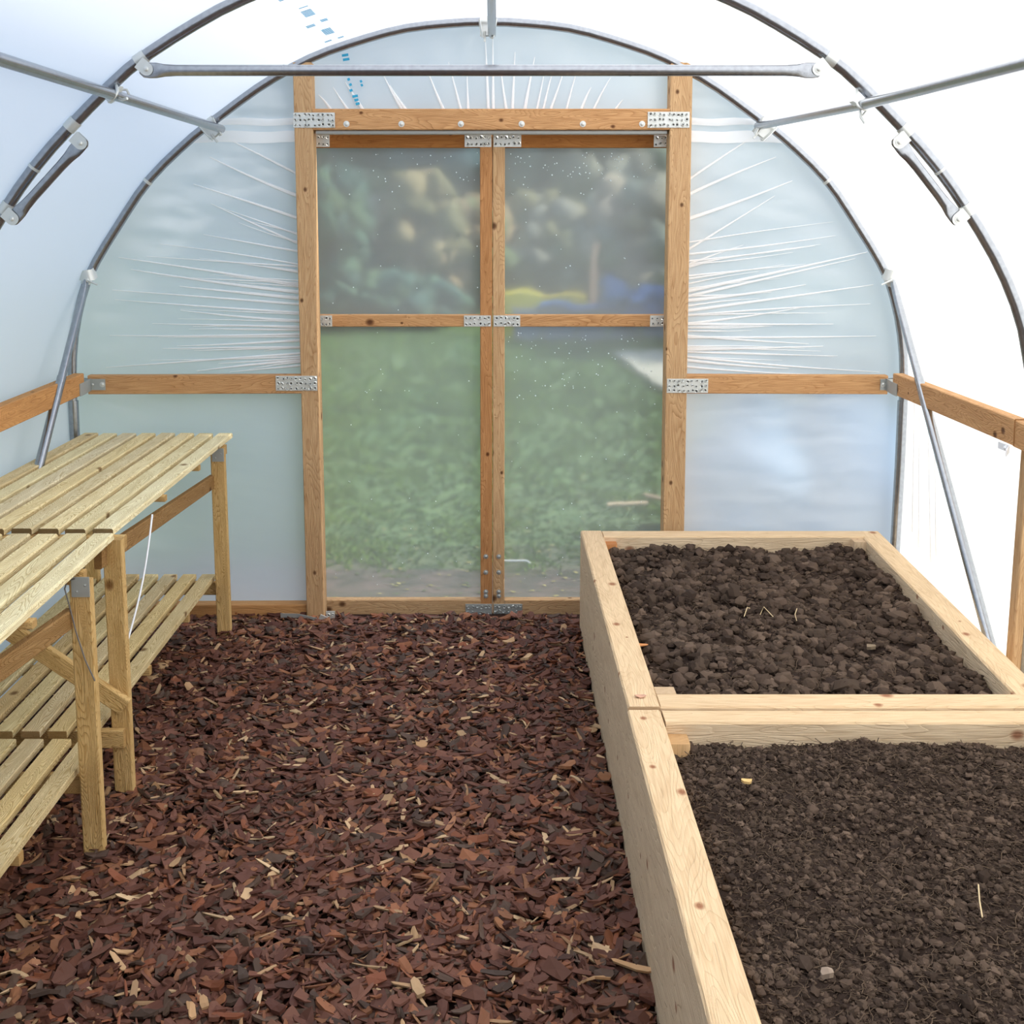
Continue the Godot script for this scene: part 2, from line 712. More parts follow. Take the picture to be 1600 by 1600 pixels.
func build_shell() -> void:
	var n := P1.size() - 1
	var k1 := near_on(P1, Vector2(-1.74, 1.0))
	var zs := [-5.06, -5.016, -4.6, -4.15, -3.70, -2.4, -1.0, 0.4, 1.6]
	var roof := structure("ceiling", "arched milky polythene cover stretched over the steel hoops")
	part("film_cover", film_strip(k1, n - k1, zs), M.film, roof)
	var wl := structure("wall_left", "milky polythene skirt of the left side below the timber rail")
	part("film_skirt", film_strip(0, k1, zs), M.film, wl)
	var wr := structure("wall_right", "milky polythene skirt of the right side below the timber rail")
	part("film_skirt", film_strip(n - k1, n, zs), M.film, wr)
	# upright gathers of the right skirt by the end hoop
	for q in [[-4.86, 0.95, -4.80, 0.42], [-4.80, 0.92, -4.72, 0.38], [-4.70, 0.90, -4.58, 0.36], [-4.62, 0.86, -4.53, 0.40]]:
		pleat(Vector3(1.706, q[3], q[2]), Vector3(1.706, q[1], q[0]), 0.012, wr)

	var nz := FastNoiseLite.new()
	nz.seed = 3
	nz.frequency = 0.9
	var far := structure("wall_far", "milky polythene end wall gathered round the timber door frame")
	part("film_panel", end_panel(-0.735, -1.0, -0.08, 2.33, WALL_Z, nz), M.sheet, far)
	part("film_panel", end_panel(0.735, 1.0, -0.08, 2.33, WALL_Z, nz), M.sheet, far)
	# the fanlight above the lintel
	var mb := MB.new()
	var grid := []
	var out := offset_outline(P1, 0.019)
	for j in 15:
		var y := lerpf(2.05, 2.478, j / 14.0)
		var xl := maxf(-0.735, edge_x(out, y, -1.0))
		var xr := minf(0.735, edge_x(out, y, 1.0))
		var row := PackedVector3Array()
		for i in 33:
			var x := lerpf(xl, xr, i / 32.0)
			row.append(Vector3(x, y, WALL_Z + nz.get_noise_2d(x * 9.0, y * 3.0) * 0.005))
		grid.append(row)
	lay(mb, grid, Vector3(0, 0, 1))
	part("film_panel", mb, M.sheet, far)
	# double-thickness fold running across both side panels at lintel height
	for s: float in [-1.0, 1.0]:
		for yy in [[2.058, 2.086, 0.004], [1.988, 2.034, 0.002]]:
			var f := MB.new()
			var g := []
			for j in 3:
				var y: float = lerpf(yy[0], yy[1], j / 2.0)
				var row := PackedVector3Array()
				for i in 9:
					row.append(Vector3(lerpf(0.74 * s, edge_x(P1, y, s), i / 8.0), y + 0.003 * sin(i * 1.3), WALL_Z + 0.008 + float(yy[2]) * (1.0 if j == 1 else 0.0)))
				g.append(row)
			lay(f, g, Vector3(0, 0, 1))
			part("film_fold", f, M.pleat, far)
	# gathers radiating from the door posts and from the lintel
	var zz := WALL_Z + 0.006
	var fans := [[1.86, 2.02, 0.32], [1.77, 1.93, 0.36], [1.68, 1.82, 0.43], [1.575, 1.74, 0.36], [1.46, 1.49, 0.22], [1.405, 1.52, 0.75], [1.375, 1.47, 0.7], [1.35, 1.4, 0.5], [1.325, 1.385, 0.78], [1.29, 1.345, 0.77], [1.255, 1.3, 0.5], [1.232, 1.245, 0.62], [1.20, 1.195, 0.8], [1.175, 1.15, 0.52], [1.145, 1.14, 0.58], [1.12, 1.06, 0.82], [1.09, 1.045, 0.44]]
	for s: float in [-1.0, 1.0]:
		for q in fans:
			var y0: float = q[0] + (0.0 if s < 0 else rng.randf_range(-0.03, 0.02))
			var y1: float = q[1] + (0.0 if s < 0 else rng.randf_range(-0.02, 0.05))
			pleat(Vector3(0.80 * s, y0, zz), Vector3((0.80 + float(q[2])) * s, y1, zz), rng.randf_range(0.007, 0.012), far)
		for k in 26:
			var y0 := rng.randf_range(1.06, 1.62)
			pleat(Vector3(0.80 * s, y0, zz), Vector3((0.80 + rng.randf_range(0.15, 0.65)) * s, y0 + (y0 - 1.2) * rng.randf_range(0.1, 0.3), zz), rng.randf_range(0.004, 0.007), far)
	for q in [[-0.66, -0.71, 2.18], [-0.59, -0.65, 2.21], [-0.53, -0.60, 2.23], [-0.37, -0.45, 2.27], [-0.355, -0.42, 2.22], [-0.20, -0.27, 2.29], [-0.13, -0.18, 2.31], [-0.10, -0.105, 2.27], [-0.018, -0.03, 2.40], [0.002, 0.0, 2.40], [0.055, 0.03, 2.3], [0.08, 0.09, 2.35], [0.13, 0.17, 2.33], [0.18, 0.21, 2.27], [0.205, 0.25, 2.30], [0.235, 0.29, 2.28], [0.30, 0.34, 2.27], [0.36, 0.40, 2.21], [0.41, 0.48, 2.25], [0.50, 0.53, 2.16]]:
		pleat(Vector3(q[0], 2.12, zz), Vector3(q[1], q[2], zz), rng.randf_range(0.007, 0.011), far)
	# blue maker's print on the film, too faint to read: bars of ink in two rows running down the cover
	var ink := MB.new()
	film_print(ink)
	part("film_print", ink, M.print, roof)
	var ink2 := MB.new()
	for q in [[-0.598, 2.335, 0.013], [-0.594, 2.318, 0.013], [-0.585, 2.239, 0.005], [-0.578, 2.218, 0.005], [-0.576, 2.195, 0.006], [-0.560, 2.172, 0.011], [-0.555, 2.157, 0.008], [-0.55, 2.142, 0.008], [-0.535, 2.231, 0.004], [-0.532, 2.216, 0.004]]:
		var w: float = q[2]
		beam(ink2, Vector3(q[0] - w, q[1], WALL_Z + 0.012), Vector3(q[0] + w, q[1] + 0.004, WALL_Z + 0.012), 0.001, 0.010)
	part("film_print", ink2, M.print, far)

	# unseen end behind the camera, boarded to cut light, and the ground inside
	var back := structure("wall_near", "unseen end wall behind the viewer, boarded dark to cut light")
	var o2 := offset_outline(P2, 0.02)
	for i in 24:
		var x := -1.74 + i * 0.145 + 0.07
		var top := 0.0
		for q in o2:
			if absf(q.x - x) < 0.08:
				top = maxf(top, q.y)
		var nb := MB.new()
		beam(nb, Vector3(x, -0.08, 1.62), Vector3(x, minf(top + 0.02, 2.50), 1.62), 0.141, 0.022, Vector3(0, 0, 1), lin(120, 104, 86))
		part("board", nb, M.post, back)
	var fl := MB.new()
	beam(fl, Vector3(-0.02, -0.065, -5.06), Vector3(-0.02, -0.065, 1.62), 3.46, 0.10, Vector3.UP, Color.WHITE, Color.WHITE)
	var flo := solo("floor", fl, M.earth, "dark trodden earth floor under the bark", "", "", "structure")


func film_print(mb: MB) -> void:
	# (x, z) of each mark on the left slope of the cover between the hoops, its width along x and its length along z
	var b := offset_outline(P1, 0.018)
	var c := offset_outline(P2, 0.018)
	for q in [[-0.66, -3.96, 0.02, 0.06], [-0.632, -4.17, 0.016, 0.03], [-0.633, -4.28, 0.018, 0.13], [-0.657, -4.50, 0.016, 0.07], [-0.606, -4.48, 0.013, 0.07], [-0.622, -4.70, 0.018, 0.16], [-0.645, -4.88, 0.014, 0.05], [-0.597, -4.89, 0.012, 0.04]]:
		var t := clampf((float(q[1]) - HOOP_Z) / (HOOP2_Z - HOOP_Z), 0, 1)
		var best := 0
		for i in b.size() / 2:
			if absf(b[i].lerp(c[i], t).x - float(q[0])) < absf(b[best].lerp(c[best], t).x - float(q[0])):
				best = i
		var p0 := b[best].lerp(c[best], t)
		var p1 := b[best + 1].lerp(c[best + 1], t)
		var along := (Vector3(p1.x, p1.y, 0) - Vector3(p0.x, p0.y, 0)).normalized()
		var up := Vector3(-along.y, along.x, 0)
		var p := Vector3(q[0], p0.y + (float(q[0]) - p0.x) / maxf(p1.x - p0.x, 1e-4) * (p1.y - p0.y), q[1])
		var k := int(maxf(1.0, float(q[3]) / 0.018))
		for j in k:
			var z := p.z + (j - k * 0.5) * 0.018
			beam(mb, Vector3(p.x, p.y, z) - along * float(q[2]), Vector3(p.x, p.y, z) + along * float(q[2]), 0.008, 0.001, up)


# ------------------------------------------------------------------ timber door frame and end rails
func build_doorway() -> void:
	var zc := -5.015   # middle of the 90 mm timbers
	var grp := "timber posts of the door frame"
	var a := thing("door_post", "tall brown timber post at the left of the double door, lit on its inner edge", "post", Vector3(-0.752, 0, zc), grp)
	var mb := MB.new()
	beam(mb, Vector3(-0.751, -0.03, zc), Vector3(-0.7625, 2.30, zc), 0.074, 0.09, Vector3(0, 0, 1))
	part("timber", mb, M.post, a)
	var strap := MB.new()
	beam(strap, Vector3(-0.735, 0.005, -4.94), Vector3(-0.685, -0.02, -4.94), 0.003, 0.05, Vector3.UP)
	nail_plate(strap, -0.705, -0.02, -0.668, 0.032, -4.963)
	part("nail_plate", strap, M.zinc, a)
	var b := thing("door_post", "tall timber post right of the double door, its foot behind the raised bed", "post", Vector3(0.757, 0, zc), grp)
	mb = MB.new()
	beam(mb, Vector3(0.760, -0.03, zc), Vector3(0.755, 2.30, zc), 0.088, 0.09, Vector3(0, 0, 1))
	part("timber", mb, M.post, b)

	var l := thing("door_lintel", "orange-brown timber lintel with a row of bolts above the double door", "beam", Vector3(0, 2.03, zc))
	mb = MB.new()
	beam(mb, Vector3(-0.724, 2.077, zc), Vector3(0.711, 2.077, zc), 0.09, 0.083, Vector3.UP)
	part("timber", mb, M.rail, l)
	var track := MB.new()
	beam(track, Vector3(-0.715, 2.027, -5.02), Vector3(0.705, 2.027, -5.02), 0.05, 0.016, Vector3.UP)
	part("door_track", track, M.plate, l, "grey metal strip under the lintel")
	mb = MB.new()
	nail_plate(mb, -0.801, 2.043, -0.634, 2.103, zc + 0.0475)
	part("nail_plate", mb, M.zinc, l)
	mb = MB.new()
	nail_plate(mb, 0.622, 2.043, 0.790, 2.106, zc + 0.0475)
	part("nail_plate", mb, M.zinc, l)
	for x in [-0.588, -0.367, -0.128, 0.116, 0.362, 0.600]:
		mb = MB.new()
		bolt(mb, Vector3(x, 2.058, zc + 0.045), Vector3(0, 0, 1), 0.0125)
		part("bolt", mb, M.zinc, l)

	for s: float in [-1.0, 1.0]:
		var c := thing("end_rail", "waist-high knotty timber rail across the end wall behind the far bench" if s < 0 else "waist-high timber rail across the end wall above the raised bed", "rail", Vector3(1.24 * s, 0.96, zc), "end wall rails beside the door")
		mb = MB.new()
		var xo := -1.673 if s < 0 else 1.632
		var xi := -0.790 if s < 0 else 0.800
		beam(mb, Vector3(xo, 0.9975, zc + 0.022), Vector3(xi, 1.0005, zc + 0.022), 0.045, 0.078, Vector3.UP)
		part("timber", mb, M.rail, c)
		mb = MB.new()
		if s < 0:
			nail_plate(mb, -0.896, 0.974, -0.725, 1.036, zc + 0.0475)
		else:
			nail_plate(mb, 0.719, 0.965, 0.889, 1.024, zc + 0.0475)
		part("nail_plate", mb, M.zinc, c)
		var br := MB.new()
		var yb := 1.0
		ribbon(br, PackedVector3Array([Vector3(1.60 * s, yb, zc + 0.047), Vector3(1.66 * s, yb, zc + 0.047), Vector3(1.69 * s, yb, zc + 0.040), Vector3(1.75 * s, yb, zc + 0.040)]), 0.046, 0.003, Vector3.UP)
		part("bracket", br, M.plate, c)
		for x in [1.652, 1.695]:
			var bo := MB.new()
			bolt(bo, Vector3(x * s, yb, zc + 0.047), Vector3(0, 0, 1), 0.008)
			part("bolt", bo, M.zinc, c)
		var b2 := MB.new()
		bolt(b2, Vector3(1.612 * s, yb, zc + 0.047), Vector3(0, 0, 1), 0.0115)
		part("bolt", b2, M.zinc, c)
		# board along the ground
		var g := thing("ground_board", "pale timber board along the ground of the end wall behind the far bench" if s < 0 else "timber board along the ground of the end wall behind the raised bed", "board", Vector3(1.2 * s, 0, zc))
		mb = MB.new()
		beam(mb, Vector3(-1.66 if s < 0 else 1.64, 0.0, zc - 0.005), Vector3(-0.79 if s < 0 else 0.805, 0.004, zc - 0.005), 0.06, 0.095, Vector3.UP, lin(225, 190, 150))
		part("timber", mb, M.bed, g)
	# splintered scrap and a short steel strap by the left post foot
	mb = MB.new()
	ribbon(mb, PackedVector3Array([Vector3(-0.895, 0.018, -4.95), Vector3(-0.82, 0.018, -4.945), Vector3(-0.74, 0.005, -4.93)]), 0.018, 0.003, Vector3.UP, Color(0.3, 0.3, 0.32))
	solo("steel_strap", mb, M.plate, "thin dark steel strap lying on the bark against the left door post foot", "strap")


# ------------------------------------------------------------------ the two door leaves
func build_doors() -> void:
	var z := -5.105
	for s: float in [-1.0, 1.0]:
		var d := structure("door_1" if s < 0 else "door_2", "left leaf of the polythene double door, clear view of lawn" if s < 0 else "right leaf of the polythene double door, spotted with condensation")
		var mb := MB.new()
		beam(mb, Vector3(0.0262 * s - 0.0015, -0.02, z), Vector3(0.0262 * s - 0.0015, 2.02, z), 0.0508, 0.045, Vector3(0, 0, 1), lin(240, 214, 190) if s < 0 else Color.WHITE)
		part("stile", mb, M.post, d)
		mb = MB.new()
		beam(mb, Vector3(0.768 * s, -0.02, z), Vector3(0.768 * s, 2.02, z), 0.045, 0.045, Vector3(0, 0, 1))
		part("stile", mb, M.post, d)
		for yy in [[1.998, 0.057], [1.253, 0.050], [0.005, 0.072]]:
			mb = MB.new()
			beam(mb, Vector3(0.051 * s, yy[0], z), Vector3(0.745 * s, yy[0], z), 0.043, yy[1], Vector3.UP, lin(214, 188, 150) if yy[0] > 1.5 else Color.WHITE)
			part("rail", mb, M.rail if yy[0] > 0.1 else M.post, d)
		# film fixed to the outer face of the leaf: one sheet above and one below the middle rail
		var nz := FastNoiseLite.new()
		nz.seed = 8 + int(s)
		nz.frequency = 1.2
		for yy in [[1.25, 2.02], [-0.03, 1.25]]:
			var f := MB.new()
			var g := []
			for j in 21:
				var row := PackedVector3Array()
				for i in 17:
					var x := lerpf(0.02 * s, 0.775 * s, i / 16.0)
					var y: float = lerpf(yy[0], yy[1], j / 20.0)
					row.append(Vector3(x, y, z - 0.0265 + 0.003 * nz.get_noise_2d(x * 4, y * 4)))
				g.append(row)
			lay(f, g, Vector3(0, 0, 1))
			part("pane", f, M.pane, d)
		# condensation
		var drops := MB.new()
		for k in (90 if s < 0 else 230):
			var x := rng.randf_range(0.06, 0.70) * s
			var y := rng.randf_range(0.06, 1.95)
			if k % 3 == 0:
				y = 1.95 - absf(rng.randfn(0.0, 0.08))
			elif k % 3 == 1 and s > 0:
				y = 1.2 - absf(rng.randfn(0.0, 0.18))
			if absf(y - 1.253) < 0.04:
				continue
			var r := rng.randf_range(0.0012, 0.0034)
			lathe(drops, Vector3(x, y, z - 0.0245), Vector3(0, rng.randf_range(-0.3, 0.1), 1), [Vector2(r, -0.001), Vector2(r * 0.8, r * 0.5), Vector2(0, r * 0.8)], 6)
		var dr := part("condensation", drops, M.drop, d)
		dr.set_meta("kind", "stuff")
		# nail plates at the joints
		var zp := z + 0.024
		var boxes := [[0.003, 1.972, 0.117, 2.022], [0.663, 1.972, 0.723, 2.020], [0.003, 1.229, 0.115, 1.276], [0.66, 1.229, 0.723, 1.276]]
		if s < 0:
			boxes = [[-0.116, 1.972, -0.006, 2.022], [-0.727, 1.972, -0.672, 2.022], [-0.121, 1.229, -0.008, 1.276], [-0.724, 1.229, -0.674, 1.276]]
		for q in boxes:
			mb = MB.new()
			nail_plate(mb, q[0], q[1], q[2], q[3], zp)
			part("nail_plate", mb, M.zinc, d)
		mb = MB.new()
		if s < 0:
			nail_plate(mb, -0.118, -0.028, -0.004, 0.024, zp)
		else:
			nail_plate(mb, 0.004, -0.020, 0.128, 0.024, zp)
		part("nail_plate", mb, M.plate, d)
		for y in [0.235, 0.165, 0.078, 0.012 + 0.045]:
			mb = MB.new()
			bolt(mb, Vector3(0.028 * s - 0.002, y - 0.0 if y > 0.06 else 0.06, z + 0.0225), Vector3(0, 0, 1), 0.0105)
			part("screw", mb, M.plate, d)


# ------------------------------------------------------------------ steel tubes
# a saddle bracket folded round a hoop, with cheeks that take the purlin, and its bolt
func saddle(p: Vector3, inward: Vector3, along: Vector3, parent: Node3D) -> void:
	var mb := MB.new()
	var side := along.normalized()          # along the hoop
	var z := Vector3(0, 0, 1)
	var pts := PackedVector3Array()
	for k in 9:
		var th := lerpf(-2.5, 2.5, k / 8.0)
		pts.append(p - inward * cos(th) * 0.021 + z * sin(th) * 0.021)
	pts.insert(0, p + inward * 0.055 - z * 0.018)
	pts.append(p + inward * 0.055 + z * 0.018)
	ribbon(mb, pts, 0.062, 0.003, side)
	# splayed cheeks
	for s: float in [-1.0, 1.0]:
		ribbon(mb, PackedVector3Array([p + side * 0.034 * s - inward * 0.008 + z * 0.022, p + side * 0.028 * s + inward * 0.03 + z * 0.03, p + side * 0.020 * s + inward * 0.066 + z * 0.034]), 0.02, 0.003, (side * 0.3 + z * 0.95).normalized())
	part("bracket", mb, M.zinc if true else null, parent)
	var b := MB.new()
	bolt(b, p + inward * 0.062 + side * 0.018 + z * 0.02, (inward + side * 0.5).normalized(), 0.010)
	lathe(b, p + inward * 0.05 - side * 0.012 + z * 0.02, inward, [Vector2(0.005, -0.01), Vector2(0.005, 0.03), Vector2(0.0, 0.03)], 8)
	part("bolt", b, M.zinc, parent)


# a cross clip: a strap that hangs the purlin from the hoop, with two tails
func clip(p: Vector3, q: Vector3, along: Vector3, parent: Node3D) -> void:
	var mb := MB.new()
	var up := (p - q).normalized()
	var z := along.normalized()
	var side := up.cross(z).normalized()
	var pts := PackedVector3Array([q + side * 0.024 + up * 0.04 - z * 0.02, q + side * 0.022 + up * 0.004])
	for k in 7:
		var th := lerpf(0.0, PI, k / 6.0)
		pts.append(q + side * 0.021 * cos(th) - up * 0.021 * sin(th))
	pts.append(q - side * 0.022 + up * 0.03)
	pts.append(p - side * 0.02 + up * 0.018 - z * 0.015)
	sweep(mb, pts, 0.0045, 0.0045, z, 8)
	var s2 := MB.new()
	ribbon(s2, PackedVector3Array([q + side * 0.03 - z * 0.035 + up * 0.012, q - z * 0.035 - up * 0.018, q - side * 0.03 - z * 0.03 + up * 0.005]), 0.032, 0.003, z)
	sweep(s2, PackedVector3Array([q + side * 0.02 - z * 0.05 + up * 0.01, q + side * 0.03 - z * 0.07 - up * 0.008, q + side * 0.024 - z * 0.085 - up * 0.03]), 0.004, 0.004, up, 6)
	sweep(s2, PackedVector3Array([q - side * 0.0 - z * 0.035 - up * 0.02, q + side * 0.006 - z * 0.04 - up * 0.05, q + side * 0.02 - z * 0.045 - up * 0.068]), 0.0045, 0.0045, z, 6)
	part("clip", mb, M.zinc, parent)
	part("clip_plate", s2, M.zinc, parent)


func tab(p: Vector3, dir: Vector3, r: float, parent: Node3D) -> void:
	# pressed steel ear welded to a band round the hoop, with its bolt
	var mb := MB.new()
	var z := Vector3(0, 0, 1)
	var perp := dir.cross(z).normalized()
	for zz in [-0.008, 0.008]:
		var prev := []
		for k in 13:
			var th := lerpf(-PI * 0.5, PI * 0.5, k / 12.0)
			prev.append(p + dir * cos(th) * r + perp * sin(th) * r + z * float(zz))
		var base0 := p - dir * r * 1.6 - perp * r + z * float(zz)
		var base1 := p - dir * r * 1.6 + perp * r + z * float(zz)
		var loop := [base0] + prev + [base1]
		var c := p + z * float(zz)
		var nz := z * signf(zz)
		for k in loop.size():
			var a: Vector3 = loop[k]
			var b: Vector3 = loop[(k + 1) % loop.size()]
			for t in [-0.0012, 0.0012]:
				mb.tri(c + z * float(t), a + z * float(t), b + z * float(t), z * signf(t), z * signf(t), z * signf(t))
			var on := ((a + b) * 0.5 - c).normalized()
			mb.quad(a - z * 0.0012, b - z * 0.0012, b + z * 0.0012, a + z * 0.0012, on)
	part("ear", mb, M.zinc, parent)
	var bo := MB.new()
	bolt(bo, p + z * 0.009, z, r * 0.62)
	part("bolt", bo, M.zinc, parent)


func band(path: PackedVector2Array, q: Vector2, z: float, length: float, parent: Node3D, r := 0.0195) -> void:
	var i := near_on(path, q)
	var t := (path[mini(i + 1, path.size() - 1)] - path[maxi(i - 1, 0)]).normalized()
	var c := Vector3(path[i].x, path[i].y, z) + Vector3(t.x, t.y, 0) * (q - path[i]).dot(t)
	var t3 := Vector3(t.x, t.y, 0)
	var mb := MB.new()
	sweep(mb, PackedVector3Array([c - t3 * length * 0.5, c + t3 * length * 0.5]), r, r, Vector3(0, 0, 1), 14)
	part("band", mb, M.zinc, parent)


func flat_ended(mb: MB, a: Vector3, b: Vector3, r: float, flat_dir: Vector3) -> void:
	var L := a.distance_to(b)
	var stops := [0.0, 0.012, 0.03, 0.05, 0.075, 0.11]
	var pts := PackedVector3Array()
	var rx := []
	var ry := []
	var wide := [0.55, 1.25, 1.38, 1.36, 1.12, 1.0]
	var thin := [0.22, 0.22, 0.22, 0.3, 0.8, 1.0]
	var d := (b - a).normalized()
	for i in 6:
		pts.append(a + d * float(stops[i]))
		rx.append(r * float(wide[i]))
		ry.append(r * float(thin[i]))
	for i in range(5, -1, -1):
		pts.append(b - d * float(stops[i]))
		rx.append(r * float(wide[i]))
		ry.append(r * float(thin[i]))
	sweep(mb, pts, rx, ry, flat_dir, 14)


func build_frame_tubes() -> void:
	var r1 := 0.018
	for k in 2:
		var path := P1 if k == 0 else P2
		var z := HOOP_Z + 0.03 if k == 0 else HOOP2_Z
		var h := thing("steel_hoop", "galvanised steel hoop arching round the end wall and its door" if k == 0 else "nearer galvanised steel hoop overhead, carrying the crop bar", "hoop", Vector3(-0.02, 0, z), "tunnel hoops")
		var mb := MB.new()
		sweep(mb, hoop_path(path, z), r1, r1, Vector3(0, 0, 1), 14)
		part("tube", mb, M.steel, h)
		if k == 0:
			for q in [Vector2(-1.40, 1.83), Vector2(1.36, 1.835), Vector2(-1.665, 1.437), Vector2(1.627, 1.43)]:
				band(path, q, z, 0.012 if q.y > 1.5 else 0.05, h, 0.0196)
			for s: float in [-1.0, 1.0]:
				var sl := MB.new()
				sweep(sl, PackedVector3Array([Vector3(1.722 * s - 0.02, 0.93, z), Vector3(1.722 * s - 0.02, 0.66, z), Vector3(1.712 * s - 0.02, -0.1, z)]), 0.021, 0.021, Vector3(0, 0, 1), 14)
				part("ground_tube", sl, M.steel, h)
		else:
			for q in [Vector2(-1.045, 2.165), Vector2(-1.25, 1.965), Vector2(-1.455, 1.715), Vector2(1.005, 2.165), Vector2(1.235, 1.955), Vector2(1.43, 1.72)]:
				band(path, q, z, 0.036, h, 0.0205)
			for q in [Vector2(-1.365, 1.835), Vector2(1.335, 1.83)]:
				band(path, q, z, 0.008, h, 0.0198)

	# three long purlins
	var lines := [[Vector3(-1.098, 2.040, -5.0), Vector3(-1.120, 2.058, HOOP2_Z + 0.045), Vector3(-1.165, 2.082, -2.2), Vector3(-1.19, 2.09, 1.55)],
		[Vector3(1.072, 2.052, -5.0), Vector3(1.094, 2.030, HOOP2_Z + 0.045), Vector3(1.135, 2.035, -2.2), Vector3(1.15, 2.04, 1.55)],
		[Vector3(-0.004, 2.415, -5.0), Vector3(-0.004, 2.43, HOOP2_Z + 0.045), Vector3(-0.004, 2.43, -2.2), Vector3(-0.004, 2.43, 1.55)]]
	var says := ["galvanised purlin tube running along the left slope of the roof", "galvanised purlin tube running along the right slope of the roof", "short view of the galvanised ridge tube meeting the end hoop at its top"]
	for k in 3:
		var ln: Array = lines[k]
		var o := thing("purlin" if k < 2 else "ridge_tube", says[k], "tube", ln[0], "lengthwise tubes")
		var mb := MB.new()
		sweep(mb, PackedVector3Array(ln), 0.0165, 0.0165, Vector3.UP, 14)
		part("tube", mb, M.steel, o)
		var e: Vector3 = ln[0]
		var i := near_on(P1, Vector2(e.x * 1.02, e.y + 0.03))
		var hp := Vector3(P1[i].x, P1[i].y, HOOP_Z + 0.03)
		var t := Vector3(P1[i + 1].x - P1[i - 1].x, P1[i + 1].y - P1[i - 1].y, 0).normalized()
		var inw := Vector3(t.y, -t.x, 0)
		if inw.y > 0:
			inw = -inw
		saddle(hp, inw, t, o)
		if k < 2:
			var q: Vector3 = ln[1]
			var j := near_on(P2, Vector2(q.x, q.y + 0.03))
			clip(Vector3(P2[j].x, P2[j].y, HOOP2_Z), q, Vector3(0, 0, 1), o)

	# crop bar across the nearer hoop
	var zb := HOOP2_Z + 0.022
	var bar := thing("crop_bar", "straight galvanised bar bolted across the nearer hoop in front of the lintel", "bar", Vector3(0, 2.13, zb))
	var mb := MB.new()
	flat_ended(mb, Vector3(-1.045, 2.130, zb), Vector3(0.975, 2.130, zb), 0.0165, Vector3.UP)
	part("tube", mb, M.steel, bar)
	tab(Vector3(-1.022, 2.133, zb), Vector3(0.75, -0.65, 0).normalized(), 0.019, bar)
	tab(Vector3(0.962, 2.133, zb), Vector3(-0.75, -0.65, 0).normalized(), 0.019, bar)
	for x in [0.405, -0.62]:
		var col := MB.new()
		sweep(col, PackedVector3Array([Vector3(x, 2.130, zb), Vector3(x + 0.004, 2.130, zb)]), 0.0172, 0.0172, Vector3.UP, 14)
		part("joint", col, M.steel, bar)

	# short corner stays under the bends of the nearer hoop
	var st := [[Vector3(-1.222, 1.922, zb), Vector3(-1.445, 1.690, zb), Vector3(0.72, -0.69, 0)], [Vector3(1.205, 1.925, zb), Vector3(1.400, 1.688, zb), Vector3(-0.76, -0.65, 0)]]
	for k in 2:
		var q: Array = st[k]
		var o := thing("corner_stay", "short flattened-end steel stay under the left bend of the nearer hoop" if k == 0 else "short flattened-end steel stay under the right bend of the nearer hoop", "stay", q[1], "corner stays")
		mb = MB.new()
		var dd: Vector3 = (q[1] - q[0]).normalized()
		flat_ended(mb, q[0] - dd * 0.012, q[1] + dd * 0.012, 0.0155, dd.cross(Vector3(0, 0, 1)))
		part("tube", mb, M.steel, o)
		tab(q[0] + dd * 0.006, (q[2] as Vector3).normalized(), 0.019, o)
		tab(q[1] - dd * 0.006, (q[2] as Vector3).normalized(), 0.019, o)

	# long diagonal braces in the side walls
	for s: float in [-1.0, 1.0]:
		var x0 := -1.655 if s < 0 else 1.628
		var top := Vector3(x0, 1.432, -4.955)
		var foot := Vector3(x0 - 0.005 * s, -0.03, -3.56 if s < 0 else -3.47)
		var o := thing("diagonal_brace", "sloping steel brace tube along the left film wall behind the far bench" if s < 0 else "sloping steel brace tube along the right film wall behind the raised bed", "brace", foot, "diagonal wall braces")
		mb = MB.new()
		var mid := top.lerp(foot, 0.55)
		sweep(mb, PackedVector3Array([top, top.lerp(foot, 0.02), top.lerp(foot, 0.06), top.lerp(foot, 0.25)]), [0.009, 0.013, 0.0155, 0.0155], [0.014, 0.0155, 0.0155, 0.0155], Vector3(1, 0, 0), 12)
		sweep(mb, PackedVector3Array([top.lerp(foot, 0.24), mid, foot]), 0.0175, 0.0175, Vector3(1, 0, 0), 12)
		part("tube", mb, M.steel, o)
		var cl := MB.new()
		ribbon(cl, PackedVector3Array([top + Vector3(-0.03 * s, 0.03, -0.03), top + Vector3(-0.03 * s, 0.022, 0.012), top + Vector3(0.0, 0.018, 0.016), top + Vector3(0.035 * s, 0.02, 0.0)]), 0.045, 0.003, Vector3(0.25 * s, 1, 0).normalized())
		bolt(cl, top + Vector3(-0.012 * s, 0.0, 0.018), Vector3(-0.4 * s, 0, 1), 0.008)
		sweep(cl, PackedVector3Array([top + Vector3(-0.012 * s, 0.0, 0.02), top + Vector3(-0.05 * s, -0.018, 0.02)]), 0.004, 0.004, Vector3.UP, 6)
		part("clamp", cl, M.zinc, o)


